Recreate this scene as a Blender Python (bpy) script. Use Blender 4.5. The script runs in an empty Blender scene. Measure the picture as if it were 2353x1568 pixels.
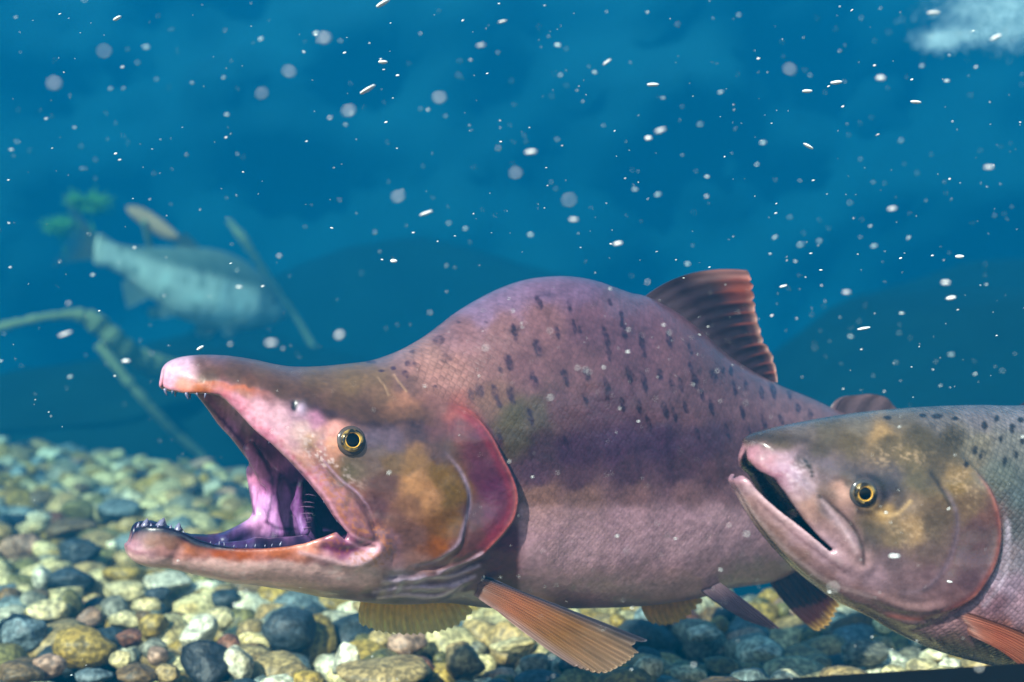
import bpy, math, random
import numpy as np
from mathutils import Vector, Matrix, Euler

# ------------------------------------------------------------------ camera, light, world
S = bpy.context.scene
COL = S.collection
FPX, CX, CY = 3001.0, 1176.5, 784.0          # focal length and centre, in pixels of a 2353 x 1568 view of the photograph

cam_d = bpy.data.cameras.new("camera")
cam_d.sensor_width = 36.0
cam_d.lens = 36.0 * FPX / 2353.0
cam_d.clip_start = 0.01
cam_d.clip_end = 200.0
cam_d.dof.use_dof = True
cam_d.dof.focus_distance = 0.575
cam_d.dof.aperture_fstop = 9.5
cam = bpy.data.objects.new("camera", cam_d)
COL.objects.link(cam)
cam.rotation_euler = (math.radians(90), 0, 0)
S.camera = cam

TO_SUN = Vector((-0.36, -0.70, 0.58)).normalized()
SUN_EL = math.asin(TO_SUN.z)
SUN_AZ = math.atan2(TO_SUN.x, TO_SUN.y)
world = bpy.data.worlds.new("World")
S.world = world
world.use_nodes = True
wn = world.node_tree.nodes
sky = wn.new("ShaderNodeTexSky")
sky.sky_type = 'NISHITA'
sky.sun_disc = False
sky.sun_elevation = SUN_EL
sky.sun_rotation = SUN_AZ
wn["Background"].inputs["Strength"].default_value = 0.13
world.node_tree.links.new(sky.outputs[0], wn["Background"].inputs["Color"])

sun_d = bpy.data.lights.new("sun", 'SUN')
sun_d.energy = 5.0
sun_d.angle = math.radians(1.5)
sun_d.color = (1.0, 0.92, 0.80)
sun = bpy.data.objects.new("sun", sun_d)
COL.objects.link(sun)
sun.rotation_euler = (-TO_SUN).to_track_quat('-Z', 'Y').to_euler()
sun.location = (0, 0, 3)

S.view_settings.view_transform = 'Standard'
S.view_settings.look = 'None'
S.view_settings.exposure = 1.05
S.view_settings.gamma = 1.0
S.cycles.use_denoising = True
S.cycles.volume_bounces = 2
S.cycles.max_bounces = 6
S.cycles.transparent_max_bounces = 12

WATER_DENSITY = 0.29
WATER_COLOR = (0.001, 0.122, 0.250)

rng = np.random.default_rng(7)
random.seed(7)

# ------------------------------------------------------------------ helpers
def lin(c):
    c = np.asarray(c, dtype=float) / 255.0
    return np.where(c <= 0.04045, c / 12.92, ((c + 0.055) / 1.055) ** 2.4)

def ray(px, py):
    return np.array([(px - CX) / FPX, 1.0, -(py - CY) / FPX])

def at(px, py, depth):
    return ray(px, py) * depth

def sstep(a, b, x):
    t = np.clip((x - a) / (b - a), 0, 1)
    return t * t * (3 - 2 * t)

def spline(pts, n=10, closed=False):
    """Catmull-Rom through the points (any dimension)."""
    P = np.asarray(pts, float)
    if closed:
        P = np.vstack([P[-1], P, P[0], P[1]])
    else:
        P = np.vstack([2 * P[0] - P[1], P, 2 * P[-1] - P[-2]])
    out = []
    for i in range(1, len(P) - 2):
        p0, p1, p2, p3 = P[i - 1], P[i], P[i + 1], P[i + 2]
        t = np.linspace(0, 1, n, endpoint=False)[:, None]
        out.append(0.5 * ((2 * p1) + (-p0 + p2) * t + (2 * p0 - 5 * p1 + 4 * p2 - p3) * t ** 2 + (-p0 + 3 * p1 - 3 * p2 + p3) * t ** 3))
    if not closed:
        out.append(P[-2][None])
    return np.vstack(out)

def resample(pts, n):
    P = np.asarray(pts, float)
    d = np.r_[0, np.cumsum(np.linalg.norm(np.diff(P, axis=0), axis=1))]
    s = np.linspace(0, d[-1], n)
    return np.stack([np.interp(s, d, P[:, k]) for k in range(P.shape[1])], 1)

def line_dist(poly, X, Y):
    """distance to an open polyline, signed side (+ = right of travel in y-down pixels) and position 0..1 along it"""
    poly = np.asarray(poly, float)
    best = np.full(X.shape, 1e9)
    side = np.zeros(X.shape)
    par = np.zeros(X.shape)
    L = np.r_[0, np.cumsum(np.linalg.norm(np.diff(poly, axis=0), axis=1))]
    for i in range(len(poly) - 1):
        ax, ay = poly[i]; bx, by = poly[i + 1]
        ex, ey = bx - ax, by - ay
        l2 = ex * ex + ey * ey + 1e-20
        t = np.clip(((X - ax) * ex + (Y - ay) * ey) / l2, 0, 1)
        dx, dy = X - ax - t * ex, Y - ay - t * ey
        d = np.hypot(dx, dy)
        m = d < best
        best = np.where(m, d, best)
        side = np.where(m, np.sign(ex * dy - ey * dx), side)
        par = np.where(m, (L[i] + t * math.sqrt(l2)) / L[-1], par)
    return best, side, par

def poly_sdf(poly, X, Y):
    poly = np.asarray(poly, float)
    best = np.full(X.shape, 1e18)
    inside = np.zeros(X.shape, bool)
    n = len(poly)
    for i in range(n):
        ax, ay = poly[i]; bx, by = poly[(i + 1) % n]
        ex, ey = bx - ax, by - ay
        l2 = ex * ex + ey * ey
        if l2 < 1e-20:
            continue
        t = np.clip(((X - ax) * ex + (Y - ay) * ey) / l2, 0, 1)
        best = np.minimum(best, (X - ax - t * ex) ** 2 + (Y - ay - t * ey) ** 2)
        c = (ay > Y) != (by > Y)
        if abs(ey) > 1e-15:
            inside ^= c & (X < ex * (Y - ay) / ey + ax)
    d = np.sqrt(best)
    return np.where(inside, -d, d)

def blur2(a, k):
    """box blur twice along both axes, radius k cells"""
    if k < 1:
        return a
    for _ in range(2):
        for ax in (0, 1):
            p = np.pad(a, [(k, k) if i == ax else (0, 0) for i in range(2)], mode='edge')
            c = np.cumsum(p, axis=ax)
            z = np.zeros_like(np.take(c, [0], axis=ax))
            c = np.concatenate([z, c], axis=ax)
            m = 2 * k + 1
            if ax == 0:
                a = (c[m:] - c[:-m]) / m
            else:
                a = (c[:, m:] - c[:, :-m]) / m
    return a

def hash2(ix, iy, seed):
    h = (ix * 374761393 + iy * 668265263 + seed * 1442695041) & 0xffffffff
    h = ((h ^ (h >> 13)) * 1274126177) & 0xffffffff
    return ((h ^ (h >> 16)) & 0xffff) / 65535.0

def noise2(x, y, seed=0):
    ix = np.floor(x).astype(np.int64); iy = np.floor(y).astype(np.int64)
    fx = x - ix; fy = y - iy
    fx = fx * fx * (3 - 2 * fx); fy = fy * fy * (3 - 2 * fy)
    a = hash2(ix, iy, seed); b = hash2(ix + 1, iy, seed); c = hash2(ix, iy + 1, seed); d = hash2(ix + 1, iy + 1, seed)
    return (a * (1 - fx) + b * fx) * (1 - fy) + (c * (1 - fx) + d * fx) * fy - 0.5

def fbm(x, y, seed=0, o=3):
    v = 0; a = 1.0
    for k in range(o):
        v = v + a * noise2(x * 2 ** k, y * 2 ** k, seed + k)
        a *= 0.5
    return v

def smin(a, b, k):
    h = np.clip(0.5 + 0.5 * (b - a) / k, 0, 1)
    return b * (1 - h) + a * h - k * h * (1 - h)

def smax(a, b, k):
    return -smin(-a, -b, k)

def surface_nets(F, origin, h):
    """F[i,j,k] on a grid -> verts (n,3), quads (m,4); solid where F < 0"""
    neg = F < 0
    nx, ny, nz = F.shape
    cnt = np.zeros((nx - 1, ny - 1, nz - 1), np.int8)
    for dx in (0, 1):
        for dy in (0, 1):
            for dz in (0, 1):
                cnt += neg[dx:nx - 1 + dx, dy:ny - 1 + dy, dz:nz - 1 + dz]
    act = (cnt > 0) & (cnt < 8)
    I = np.argwhere(act)
    idx = np.full(act.shape, -1, np.int32)
    idx[act] = np.arange(len(I), dtype=np.int32)
    corners = [(0, 0, 0), (1, 0, 0), (0, 1, 0), (1, 1, 0), (0, 0, 1), (1, 0, 1), (0, 1, 1), (1, 1, 1)]
    val = [F[I[:, 0] + c[0], I[:, 1] + c[1], I[:, 2] + c[2]].astype(np.float64) for c in corners]
    acc = np.zeros((len(I), 3)); n = np.zeros(len(I))
    for a in range(8):
        for b in range(a + 1, 8):
            ca, cb = np.array(corners[a]), np.array(corners[b])
            if np.abs(ca - cb).sum() != 1:
                continue
            m = (val[a] < 0) != (val[b] < 0)
            t = val[a][m] / (val[a][m] - val[b][m])
            acc[m] += ca + (cb - ca) * t[:, None]
            n[m] += 1
    V = (I + acc / n[:, None]) * h + np.asarray(origin)
    Q = []
    for ax in range(3):
        o1, o2 = [(1, 2), (2, 0), (0, 1)][ax]
        s0 = [slice(None)] * 3; s1 = [slice(None)] * 3
        s0[ax] = slice(0, -1); s1[ax] = slice(1, None)
        for o in (o1, o2):
            s0[o] = slice(1, -1); s1[o] = slice(1, -1)
        A = neg[tuple(s0)]; B = neg[tuple(s1)]
        E = np.argwhere(A != B)
        flip = A[E[:, 0], E[:, 1], E[:, 2]]
        base = E.copy()
        base[:, o1] += 1; base[:, o2] += 1
        def cell(d1, d2):
            c = base.copy(); c[:, o1] -= d1; c[:, o2] -= d2
            return idx[c[:, 0], c[:, 1], c[:, 2]]
        q = np.stack([cell(1, 1), cell(0, 1), cell(0, 0), cell(1, 0)], 1)
        q[~flip] = q[~flip][:, ::-1]
        Q.append(q)
    return V, np.vstack(Q)

def mesh_np(name, V, faces, mat=None, cols=None, smooth=True, extra=None):
    """V (n,3), faces (m,k) int array with fixed k, cols (n,3) linear colour per vertex"""
    me = bpy.data.meshes.new(name)
    V = np.asarray(V, np.float32); faces = np.asarray(faces, np.int32)
    k = faces.shape[1]
    me.vertices.add(len(V)); me.vertices.foreach_set("co", V.ravel())
    me.loops.add(faces.size); me.loops.foreach_set("vertex_index", faces.ravel())
    me.polygons.add(len(faces))
    me.polygons.foreach_set("loop_start", np.arange(0, faces.size, k, dtype=np.int32))
    me.polygons.foreach_set("loop_total", np.full(len(faces), k, np.int32))
    me.update(calc_edges=True)
    if smooth:
        me.polygons.foreach_set("use_smooth", np.ones(len(faces), bool))
    if cols is not None:
        a = me.color_attributes.new("Col", 'FLOAT_COLOR', 'POINT')
        c4 = np.ones((len(V), 4), np.float32); c4[:, :3] = cols
        a.data.foreach_set("color", c4.ravel())
    if extra is not None:
        for nm, arr in extra.items():
            a = me.attributes.new(nm, 'FLOAT', 'POINT')
            a.data.foreach_set("value", np.asarray(arr, np.float32))
    if mat:
        me.materials.append(mat)
    me.validate()
    return me

def link(name, data, parent=None, loc=None):
    o = bpy.data.objects.new(name, data)
    COL.objects.link(o)
    if parent:
        o.parent = parent
    if loc is not None:
        o.location = loc
    return o

def tag(o, label=None, cat=None, group=None, kind=None):
    if label: o["label"] = label
    if cat: o["category"] = cat
    if group: o["group"] = group
    if kind: o["kind"] = kind
    return o

def tube(path, radii, n=10):
    """closed tapered tube; quads, with the ends shrunk to nearly nothing"""
    P = np.asarray(path, float); R = np.asarray(radii, float)
    V, Q = [], []
    T = np.gradient(P, axis=0)
    T /= np.linalg.norm(T, axis=1)[:, None] + 1e-12
    up = np.array([0.13, 0.2, 0.97])
    for i in range(len(P)):
        a = np.cross(T[i], up); a /= np.linalg.norm(a) + 1e-12
        b = np.cross(T[i], a)
        ang = np.arange(n) * 2 * math.pi / n
        V.append(P[i] + R[i] * (np.cos(ang)[:, None] * a + np.sin(ang)[:, None] * b))
    for i in range(len(P) - 1):
        for j in range(n):
            Q.append((i * n + j, i * n + (j + 1) % n, (i + 1) * n + (j + 1) % n, (i + 1) * n + j))
    V = np.vstack(V)
    c0, c1 = len(V), len(V) + 1
    V = np.vstack([V, P[0], P[-1]])
    for j in range(0, n):
        Q.append((c0, (j + 1) % n, j, c0))
        m = (len(P) - 1) * n
        Q.append((c1, m + j, m + (j + 1) % n, c1))
    return V, Q

def mesh_py(name, V, F, mat=None, smooth=True):
    me = bpy.data.meshes.new(name)
    F2 = []
    for f in F:
        g = []
        for i in f:
            if i not in g:
                g.append(int(i))
        if len(g) > 2:
            F2.append(g)
    me.from_pydata([tuple(map(float, v)) for v in V], [], F2)
    me.update()
    if smooth:
        me.polygons.foreach_set("use_smooth", [True] * len(me.polygons))
    if mat:
        me.materials.append(mat)
    return me

# ------------------------------------------------------------------ materials
def new_mat(name):
    m = bpy.data.materials.new(name)
    m.use_nodes = True
    return m, m.node_tree.nodes, m.node_tree.links, m.node_tree.nodes["Principled BSDF"]

def node(nt, typ, **kw):
    n = nt.new(typ)
    for k, v in kw.items():
        setattr(n, k, v)
    return n

def plain(name, rgb, rough=0.5, spec=0.5, noise=0.0, nscale=60.0, bump=0.0):
    m, N, L, b = new_mat(name)
    c = tuple(lin(rgb)) + (1,)
    b.inputs["Base Color"].default_value = c
    b.inputs["Roughness"].default_value = rough
    b.inputs["Specular IOR Level"].default_value = spec
    if noise or bump:
        tc = N.new("ShaderNodeTexCoord")
        t = N.new("ShaderNodeTexNoise"); t.inputs["Scale"].default_value = nscale; t.inputs["Detail"].default_value = 5
        L.new(tc.outputs["Object"], t.inputs["Vector"])
        if noise:
            mr = N.new("ShaderNodeMapRange"); mr.inputs[3].default_value = 1 - noise; mr.inputs[4].default_value = 1 + noise
            L.new(t.outputs["Fac"], mr.inputs[0])
            mx = N.new("ShaderNodeVectorMath"); mx.operation = 'SCALE'
            mx.inputs[0].default_value = c[:3]
            L.new(mr.outputs[0], mx.inputs["Scale"])
            L.new(mx.outputs[0], b.inputs["Base Color"])
        if bump:
            bp = N.new("ShaderNodeBump"); bp.inputs["Strength"].default_value = bump; bp.inputs["Distance"].default_value = 0.004
            L.new(t.outputs["Fac"], bp.inputs["Height"])
            L.new(bp.outputs[0], b.inputs["Normal"])
    return m

def skin_material(name, scale_mm=2.3, rough=0.42, net=0.28):
    """fish skin: pigment from the mesh, scales and fine mottling from textures, on the fish's own length / height coordinates"""
    m, N, L, b = new_mat(name)
    col = N.new("ShaderNodeVertexColor"); col.layer_name = "Col"
    sc = N.new("ShaderNodeAttribute"); sc.attribute_name = "scales"
    tc = N.new("ShaderNodeTexCoord")
    sep = N.new("ShaderNodeSeparateXYZ"); L.new(tc.outputs["Object"], sep.inputs[0])
    cmb = N.new("ShaderNodeCombineXYZ"); L.new(sep.outputs[0], cmb.inputs[0]); L.new(sep.outputs[2], cmb.inputs[1])
    rot = N.new("ShaderNodeMapping"); rot.inputs["Rotation"].default_value = (0, 0, math.radians(38)); L.new(cmb.outputs[0], rot.inputs[0])
    vor = N.new("ShaderNodeTexVoronoi"); vor.feature = 'DISTANCE_TO_EDGE'; vor.voronoi_dimensions = '2D'
    vor.inputs["Scale"].default_value = 1000.0 / scale_mm; vor.inputs["Randomness"].default_value = 0.25
    L.new(rot.outputs[0], vor.inputs["Vector"])
    mr = N.new("ShaderNodeMapRange"); mr.inputs[1].default_value = 0.0; mr.inputs[2].default_value = 0.3
    L.new(vor.outputs["Distance"], mr.inputs[0])
    inv = N.new("ShaderNodeMath"); inv.operation = 'SUBTRACT'; inv.inputs[0].default_value = 1.0; L.new(mr.outputs[0], inv.inputs[1])
    am = N.new("ShaderNodeMath"); am.operation = 'MULTIPLY'; L.new(inv.outputs[0], am.inputs[0]); L.new(sc.outputs["Fac"], am.inputs[1])
    am2 = N.new("ShaderNodeMath"); am2.operation = 'MULTIPLY'; am2.inputs[1].default_value = net; L.new(am.outputs[0], am2.inputs[0])
    nz = N.new("ShaderNodeTexNoise"); nz.inputs["Scale"].default_value = 420; nz.inputs["Detail"].default_value = 4
    L.new(tc.outputs["Object"], nz.inputs["Vector"])
    nr = N.new("ShaderNodeMapRange"); nr.inputs[3].default_value = 0.66; nr.inputs[4].default_value = 1.34; L.new(nz.outputs["Fac"], nr.inputs[0])
    f1 = N.new("ShaderNodeMath"); f1.operation = 'SUBTRACT'; L.new(nr.outputs[0], f1.inputs[0]); L.new(am2.outputs[0], f1.inputs[1])
    v2 = N.new("ShaderNodeTexVoronoi"); v2.voronoi_dimensions = '2D'; v2.inputs["Scale"].default_value = 1000.0 / scale_mm; v2.inputs["Randomness"].default_value = 0.25
    L.new(rot.outputs[0], v2.inputs["Vector"])
    sx = N.new("ShaderNodeSeparateColor"); L.new(v2.outputs["Color"], sx.inputs[0])
    g0 = N.new("ShaderNodeMapRange"); g0.inputs[3].default_value = -0.16; g0.inputs[4].default_value = 0.22; L.new(sx.outputs[0], g0.inputs[0])  # random brightening per scale, painted in as scale glints
    g1 = N.new("ShaderNodeMath"); g1.operation = 'MULTIPLY_ADD'; L.new(g0.outputs[0], g1.inputs[0]); L.new(sc.outputs["Fac"], g1.inputs[1]); L.new(f1.outputs[0], g1.inputs[2])
    vm = N.new("ShaderNodeVectorMath"); vm.operation = 'SCALE'; L.new(col.outputs["Color"], vm.inputs[0]); L.new(g1.outputs[0], vm.inputs["Scale"])
    L.new(vm.outputs[0], b.inputs["Base Color"])
    bp = N.new("ShaderNodeBump"); bp.inputs["Strength"].default_value = 0.35; bp.inputs["Distance"].default_value = 0.0004
    hm = N.new("ShaderNodeMath"); hm.operation = 'MULTIPLY'; L.new(mr.outputs[0], hm.inputs[0]); L.new(sc.outputs["Fac"], hm.inputs[1])
    hm2 = N.new("ShaderNodeMath"); hm2.operation = 'ADD'; L.new(hm.outputs[0], hm2.inputs[0]); L.new(nz.outputs["Fac"], hm2.inputs[1])
    L.new(hm2.outputs[0], bp.inputs["Height"]); L.new(bp.outputs[0], b.inputs["Normal"])
    rr = N.new("ShaderNodeMapRange"); rr.inputs[3].default_value = rough - 0.08; rr.inputs[4].default_value = rough + 0.14
    L.new(nz.outputs["Fac"], rr.inputs[0]); L.new(rr.outputs[0], b.inputs["Roughness"])
    b.inputs["Specular IOR Level"].default_value = 0.45
    b.inputs["Subsurface Weight"].default_value = 0.0
    b.inputs["Coat Weight"].default_value = 0.35; b.inputs["Coat Roughness"].default_value = 0.16
    L.new(bp.outputs[0], b.inputs["Coat Normal"])
    return m

def fin_material(name):
    m, N, L, b = new_mat(name)
    col = N.new("ShaderNodeVertexColor"); col.layer_name = "Col"
    al = N.new("ShaderNodeAttribute"); al.attribute_name = "clear"
    L.new(col.outputs["Color"], b.inputs["Base Color"])
    b.inputs["Roughness"].default_value = 0.4
    tr = N.new("ShaderNodeBsdfTranslucent"); L.new(col.outputs["Color"], tr.inputs["Color"])
    tp = N.new("ShaderNodeBsdfTransparent")
    mx = N.new("ShaderNodeMixShader"); mx.inputs[0].default_value = 0.55
    L.new(b.outputs[0], mx.inputs[1]); L.new(tr.outputs[0], mx.inputs[2])
    m2 = N.new("ShaderNodeMixShader"); L.new(al.outputs["Fac"], m2.inputs[0])
    L.new(mx.outputs[0], m2.inputs[1]); L.new(tp.outputs[0], m2.inputs[2])
    L.new(m2.outputs[0], N["Material Output"].inputs["Surface"])
    return m

def stone_material(name, from_mesh=False):
    m, N, L, b = new_mat(name)
    tc = N.new("ShaderNodeTexCoord")
    oi = N.new("ShaderNodeObjectInfo")
    if from_mesh:
        col = N.new("ShaderNodeVertexColor"); col.layer_name = "Col"; csrc = col.outputs["Color"]
        vec = tc.outputs["Object"]
    else:
        csrc = oi.outputs["Color"]
        ad = N.new("ShaderNodeVectorMath"); ad.operation = 'ADD'
        sc = N.new("ShaderNodeMath"); sc.operation = 'MULTIPLY'; sc.inputs[1].default_value = 37.0
        L.new(oi.outputs["Random"], sc.inputs[0])
        gm = N.new("ShaderNodeNewGeometry")
        L.new(gm.outputs["Position"], ad.inputs[0]); L.new(sc.outputs[0], ad.inputs[1])
        vec = ad.outputs[0]
    n1 = N.new("ShaderNodeTexNoise"); n1.inputs["Scale"].default_value = 75; n1.inputs["Detail"].default_value = 4; n1.inputs["Distortion"].default_value = 0.6
    n2 = N.new("ShaderNodeTexNoise"); n2.inputs["Scale"].default_value = 300; n2.inputs["Detail"].default_value = 3
    vo = N.new("ShaderNodeTexVoronoi"); vo.inputs["Scale"].default_value = 260
    for t in (n1, n2, vo):
        L.new(vec, t.inputs["Vector"])
    r1 = N.new("ShaderNodeMapRange"); r1.inputs[1].default_value = 0.3; r1.inputs[2].default_value = 0.7; r1.inputs[3].default_value = 0.50; r1.inputs[4].default_value = 1.35
    L.new(n1.outputs["Fac"], r1.inputs[0])
    r2 = N.new("ShaderNodeMapRange"); r2.inputs[1].default_value = 0.42; r2.inputs[2].default_value = 0.62; r2.inputs[3].default_value = 0.42; r2.inputs[4].default_value = 1.15
    L.new(n2.outputs["Fac"], r2.inputs[0])
    mm = N.new("ShaderNodeMath"); mm.operation = 'MULTIPLY'; L.new(r1.outputs[0], mm.inputs[0]); L.new(r2.outputs[0], mm.inputs[1])
    vm = N.new("ShaderNodeVectorMath"); vm.operation = 'SCALE'; L.new(csrc, vm.inputs[0]); L.new(mm.outputs[0], vm.inputs["Scale"])
    # ochre staining in patches
    n3 = N.new("ShaderNodeTexNoise"); n3.inputs["Scale"].default_value = 38; n3.inputs["Detail"].default_value = 5; L.new(vec, n3.inputs["Vector"])
    r3 = N.new("ShaderNodeMapRange"); r3.inputs[1].default_value = 0.52; r3.inputs[2].default_value = 0.72; r3.inputs[3].default_value = 0.0; r3.inputs[4].default_value = 0.6
    L.new(n3.outputs["Fac"], r3.inputs[0])
    st = N.new("ShaderNodeMix"); st.data_type = 'RGBA'; st.blend_type = 'MULTIPLY'
    st.inputs["B"].default_value = (0.85, 0.62, 0.28, 1)
    L.new(r3.outputs[0], st.inputs["Factor"]); L.new(vm.outputs[0], st.inputs["A"])
    L.new(st.outputs["Result"], b.inputs["Base Color"])
    b.inputs["Roughness"].default_value = 0.55
    bp = N.new("ShaderNodeBump"); bp.inputs["Strength"].default_value = 0.5; bp.inputs["Distance"].default_value = 0.002
    ad2 = N.new("ShaderNodeMath"); ad2.operation = 'ADD'; L.new(n1.outputs["Fac"], ad2.inputs[0]); L.new(n2.outputs["Fac"], ad2.inputs[1])
    L.new(ad2.outputs[0], bp.inputs["Height"]); L.new(bp.outputs[0], b.inputs["Normal"])
    return m

M_FIN = fin_material("fin_membrane")
M_STONE = stone_material("pebble_stone")
M_STONE_MASS = stone_material("pebble_mass_stone", True)
M_BED = plain("gravel_silt", (48, 46, 34), 0.9, 0.2, 0.4, 90, 0.6)  # bed colour darkened to deepen the shade in gaps between stones
M_TOOTH = plain("tooth_enamel", (112, 106, 130), 0.25, 0.6)
M_PUPIL = plain("pupil_black", (2, 2, 3), 0.05, 0.2)
M_SPECK = plain("drifting_speck", (245, 244, 240), 0.6)
M_BUBBLE = plain("foam_white", (246, 248, 250), 0.3)
M_BLACK = plain("black_rubber", (3, 3, 4), 0.8, 0.1, 0.2, 40)
M_WALL = plain("tank_rock", (16, 66, 76), 0.9, 0.2, 0.6, 1.6, 0.8)
M_FLOOR = plain("deep_silt", (40, 48, 46), 0.95, 0.1, 0.4, 5)
M_WOOD = plain("sunken_wood", (150, 146, 104), 0.9, 0.2, 0.3, 12, 0.6)
M_LEAF = plain("dead_leaf_brown", (188, 140, 104), 0.8, 0.2, 0.3, 40)
M_ALGAE = plain("green_algae", (104, 158, 72), 0.9, 0.1, 0.4, 40)

# ------------------------------------------------------------------ the tank: walls, floor, water
def slab(name, lo, hi, mat, div=(1, 1, 1), rough=0.0, seed=0):
    """rock-faced block, subdivided and roughened"""
    lo = np.array(lo, float); hi = np.array(hi, float)
    V, Q = [], []
    def face(o, a, b, na, nb):
        base = len(V)
        for i in range(na + 1):
            for j in range(nb + 1):
                V.append(o + a * (i / na) + b * (j / nb))
        for i in range(na):
            for j in range(nb):
                k = base + i * (nb + 1) + j
                Q.append((k, k + nb + 1, k + nb + 2, k + 1))
    d = hi - lo
    X, Y, Z = np.diag(d)
    nx, ny, nz = div
    face(lo, Y, X, ny, nx); face(lo + Z, X, Y, nx, ny)
    face(lo, X, Z, nx, nz); face(lo + Y, Z, X, nz, nx)
    face(lo, Z, Y, nz, ny); face(lo + X, Y, Z, ny, nz)
    V = np.array(V)
    if rough:
        c = (lo + hi) / 2
        n = fbm(V[:, 0] * 1.7 + V[:, 1] * 0.9, V[:, 2] * 1.9 + V[:, 1] * 1.3, seed, 4) + 0.6 * np.abs(fbm(V[:, 0] * 0.9 + V[:, 1], V[:, 2] * 0.7, seed + 9, 2))
        thin = int(np.argmin(d[:2]))
        V[:, thin] += rough * n
    return mesh_np(name, V, Q, mat)

back_wall = tag(link("back_wall", slab("back_wall", (-7.2, 7.2, -1.3), (7.2, 8.0, 2.15), M_WALL, (110, 2, 36), 0.9, 3)), "rough teal rock wall at the back of the tank, dim through the water", "wall", kind="structure")
left_wall = tag(link("left_wall", slab("left_wall", (-7.2, -0.1, -1.3), (-6.7, 7.2, 2.15), M_WALL, (2, 40, 30), 0.5, 13)), "rough rock side wall of the tank", "wall", kind="structure")
right_wall = tag(link("right_wall", slab("right_wall", (6.7, -0.1, -1.3), (7.2, 7.2, 2.15), M_WALL, (2, 40, 30), 0.5, 23)), "rough rock side wall of the tank", "wall", kind="structure")
tank_floor = tag(link("floor", slab("floor", (-7.2, -0.1, -1.5), (7.2, 8.0, -1.25), M_FLOOR, (30, 30, 1))), "dark silty floor deep behind the gravel bank", "floor", kind="structure")

hz_m = bpy.data.materials.new("blue_water")
hz_m.use_nodes = True
hn = hz_m.node_tree.nodes
for n in list(hn):
    if n.type == 'BSDF_PRINCIPLED':
        hn.remove(n)
pv = hn.new("ShaderNodeVolumePrincipled")
pv.inputs["Color"].default_value = WATER_COLOR + (1,)
pv.inputs["Density"].default_value = WATER_DENSITY
pv.inputs["Absorption Color"].default_value = (0, 0.2, 0.3, 1)     # red dies away first
hz_m.node_tree.links.new(pv.outputs[0], hn["Material Output"].inputs["Volume"])
haze = tag(link("haze", slab("haze", (-8.5, -0.22, -2.6), (8.5, 9.4, 2.22), hz_m)), "clear blue water filling the whole tank", "water", kind="stuff")

# ------------------------------------------------------------------ gravel bank
BED = -0.200
CREST = np.array([(-3.2, 3.1), (-1.6, 2.75), (-0.95, 2.42), (-0.435, 1.95), (-0.1, 1.42), (0.19, 1.00), (0.45, 0.93), (0.8, 0.88), (2.4, 0.85)])
def crest_y(x):
    return np.interp(x, CREST[:, 0], CREST[:, 1])
def bed_z(x, y):
    over = np.maximum(0, y - crest_y(x))
    return BED - 0.016 + 0.010 * fbm(x * 5, y * 5, 5, 2) - 0.75 * np.minimum(over, 1.3) * sstep(0.0, 0.25, over)

gx = np.linspace(-3.2, 2.4, 141); gy = np.linspace(0.30, 4.4, 121)
GX, GY = np.meshgrid(gx, gy, indexing='ij')
GZ = bed_z(GX, GY) - 0.006
nxg, nyg = GX.shape
ii = np.arange((nxg - 1) * (nyg - 1)); bi = (ii // (nyg - 1)) * nyg + ii % (nyg - 1)
gravel_bed = tag(link("gravel_bed", mesh_np("gravel_bed", np.stack([GX.ravel(), GY.ravel(), GZ.ravel()], 1), np.stack([bi, bi + nyg, bi + nyg + 1, bi + 1], 1), M_BED)),
                 "bank of mixed river gravel sloping away under the salmon", "gravel", kind="structure")

def ico(sub):
    import bmesh
    bm = bmesh.new()
    bmesh.ops.create_icosphere(bm, subdivisions=sub, radius=1.0)
    V = np.array([v.co[:] for v in bm.verts]); F = np.array([[v.index for v in f.verts] for f in bm.faces])
    bm.free()
    return V, F
ICO4, ICO3, ICO2 = ico(4), ico(3), ico(2)

def noise3(P, seed):
    return (fbm(P[:, 0] + 3.1 * P[:, 2], P[:, 1] - 2.3 * P[:, 2], seed, 3) + fbm(P[:, 1] * 1.1 + 5, P[:, 2] * 1.2 - P[:, 0], seed + 50, 3)) * 0.5

def stone_shape(base, seed, angular=0.3):
    """water-worn stone: unit sphere cut by soft planes, then lumps"""
    V, F = base
    r = np.random.default_rng(seed)
    P = V.copy()
    rad = np.ones(len(P))
    for _ in range(int(4 + angular * 12)):
        n = r.normal(size=3); n /= np.linalg.norm(n)
        d = r.uniform(0.72, 0.95) - 0.25 * angular
        dot = P @ n
        lim = d / np.maximum(dot, 1e-3)
        lim = np.where(dot > 0.05, lim, 9)
        rad = smin(rad, lim, 0.22 - 0.15 * angular)
    P = P * rad[:, None]
    P = P * (1 + 0.16 * noise3(P * 1.6 + r.uniform(0, 50), seed) + 0.05 * noise3(P * 5 + 9, seed + 3))[:, None]
    P -= (P.max(0) + P.min(0)) / 2
    P /= np.abs(P).max(0)
    return P, F

NEAR_SHAPES = [mesh_np("pebble", *stone_shape(ICO3, 100 + i, (0.12, 0.3, 0.55, 0.8)[i % 4]), M_STONE) for i in range(22)]
FAR_SHAPES = [stone_shape(ICO2, 300 + i, (0.1, 0.3, 0.5, 0.8)[i % 4]) for i in range(14)]

CLR = dict(white=(228, 222, 208), cream=(214, 196, 156), tan=(172, 146, 106), ochre=(168, 138, 70), olive=(122, 114, 72), greyblue=(112, 126, 138),
           grey=(138, 136, 128), slate=(52, 64, 78), dark=(26, 34, 46), pink=(172, 136, 122), redbrown=(122, 76, 60), brown=(116, 92, 66))

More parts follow.
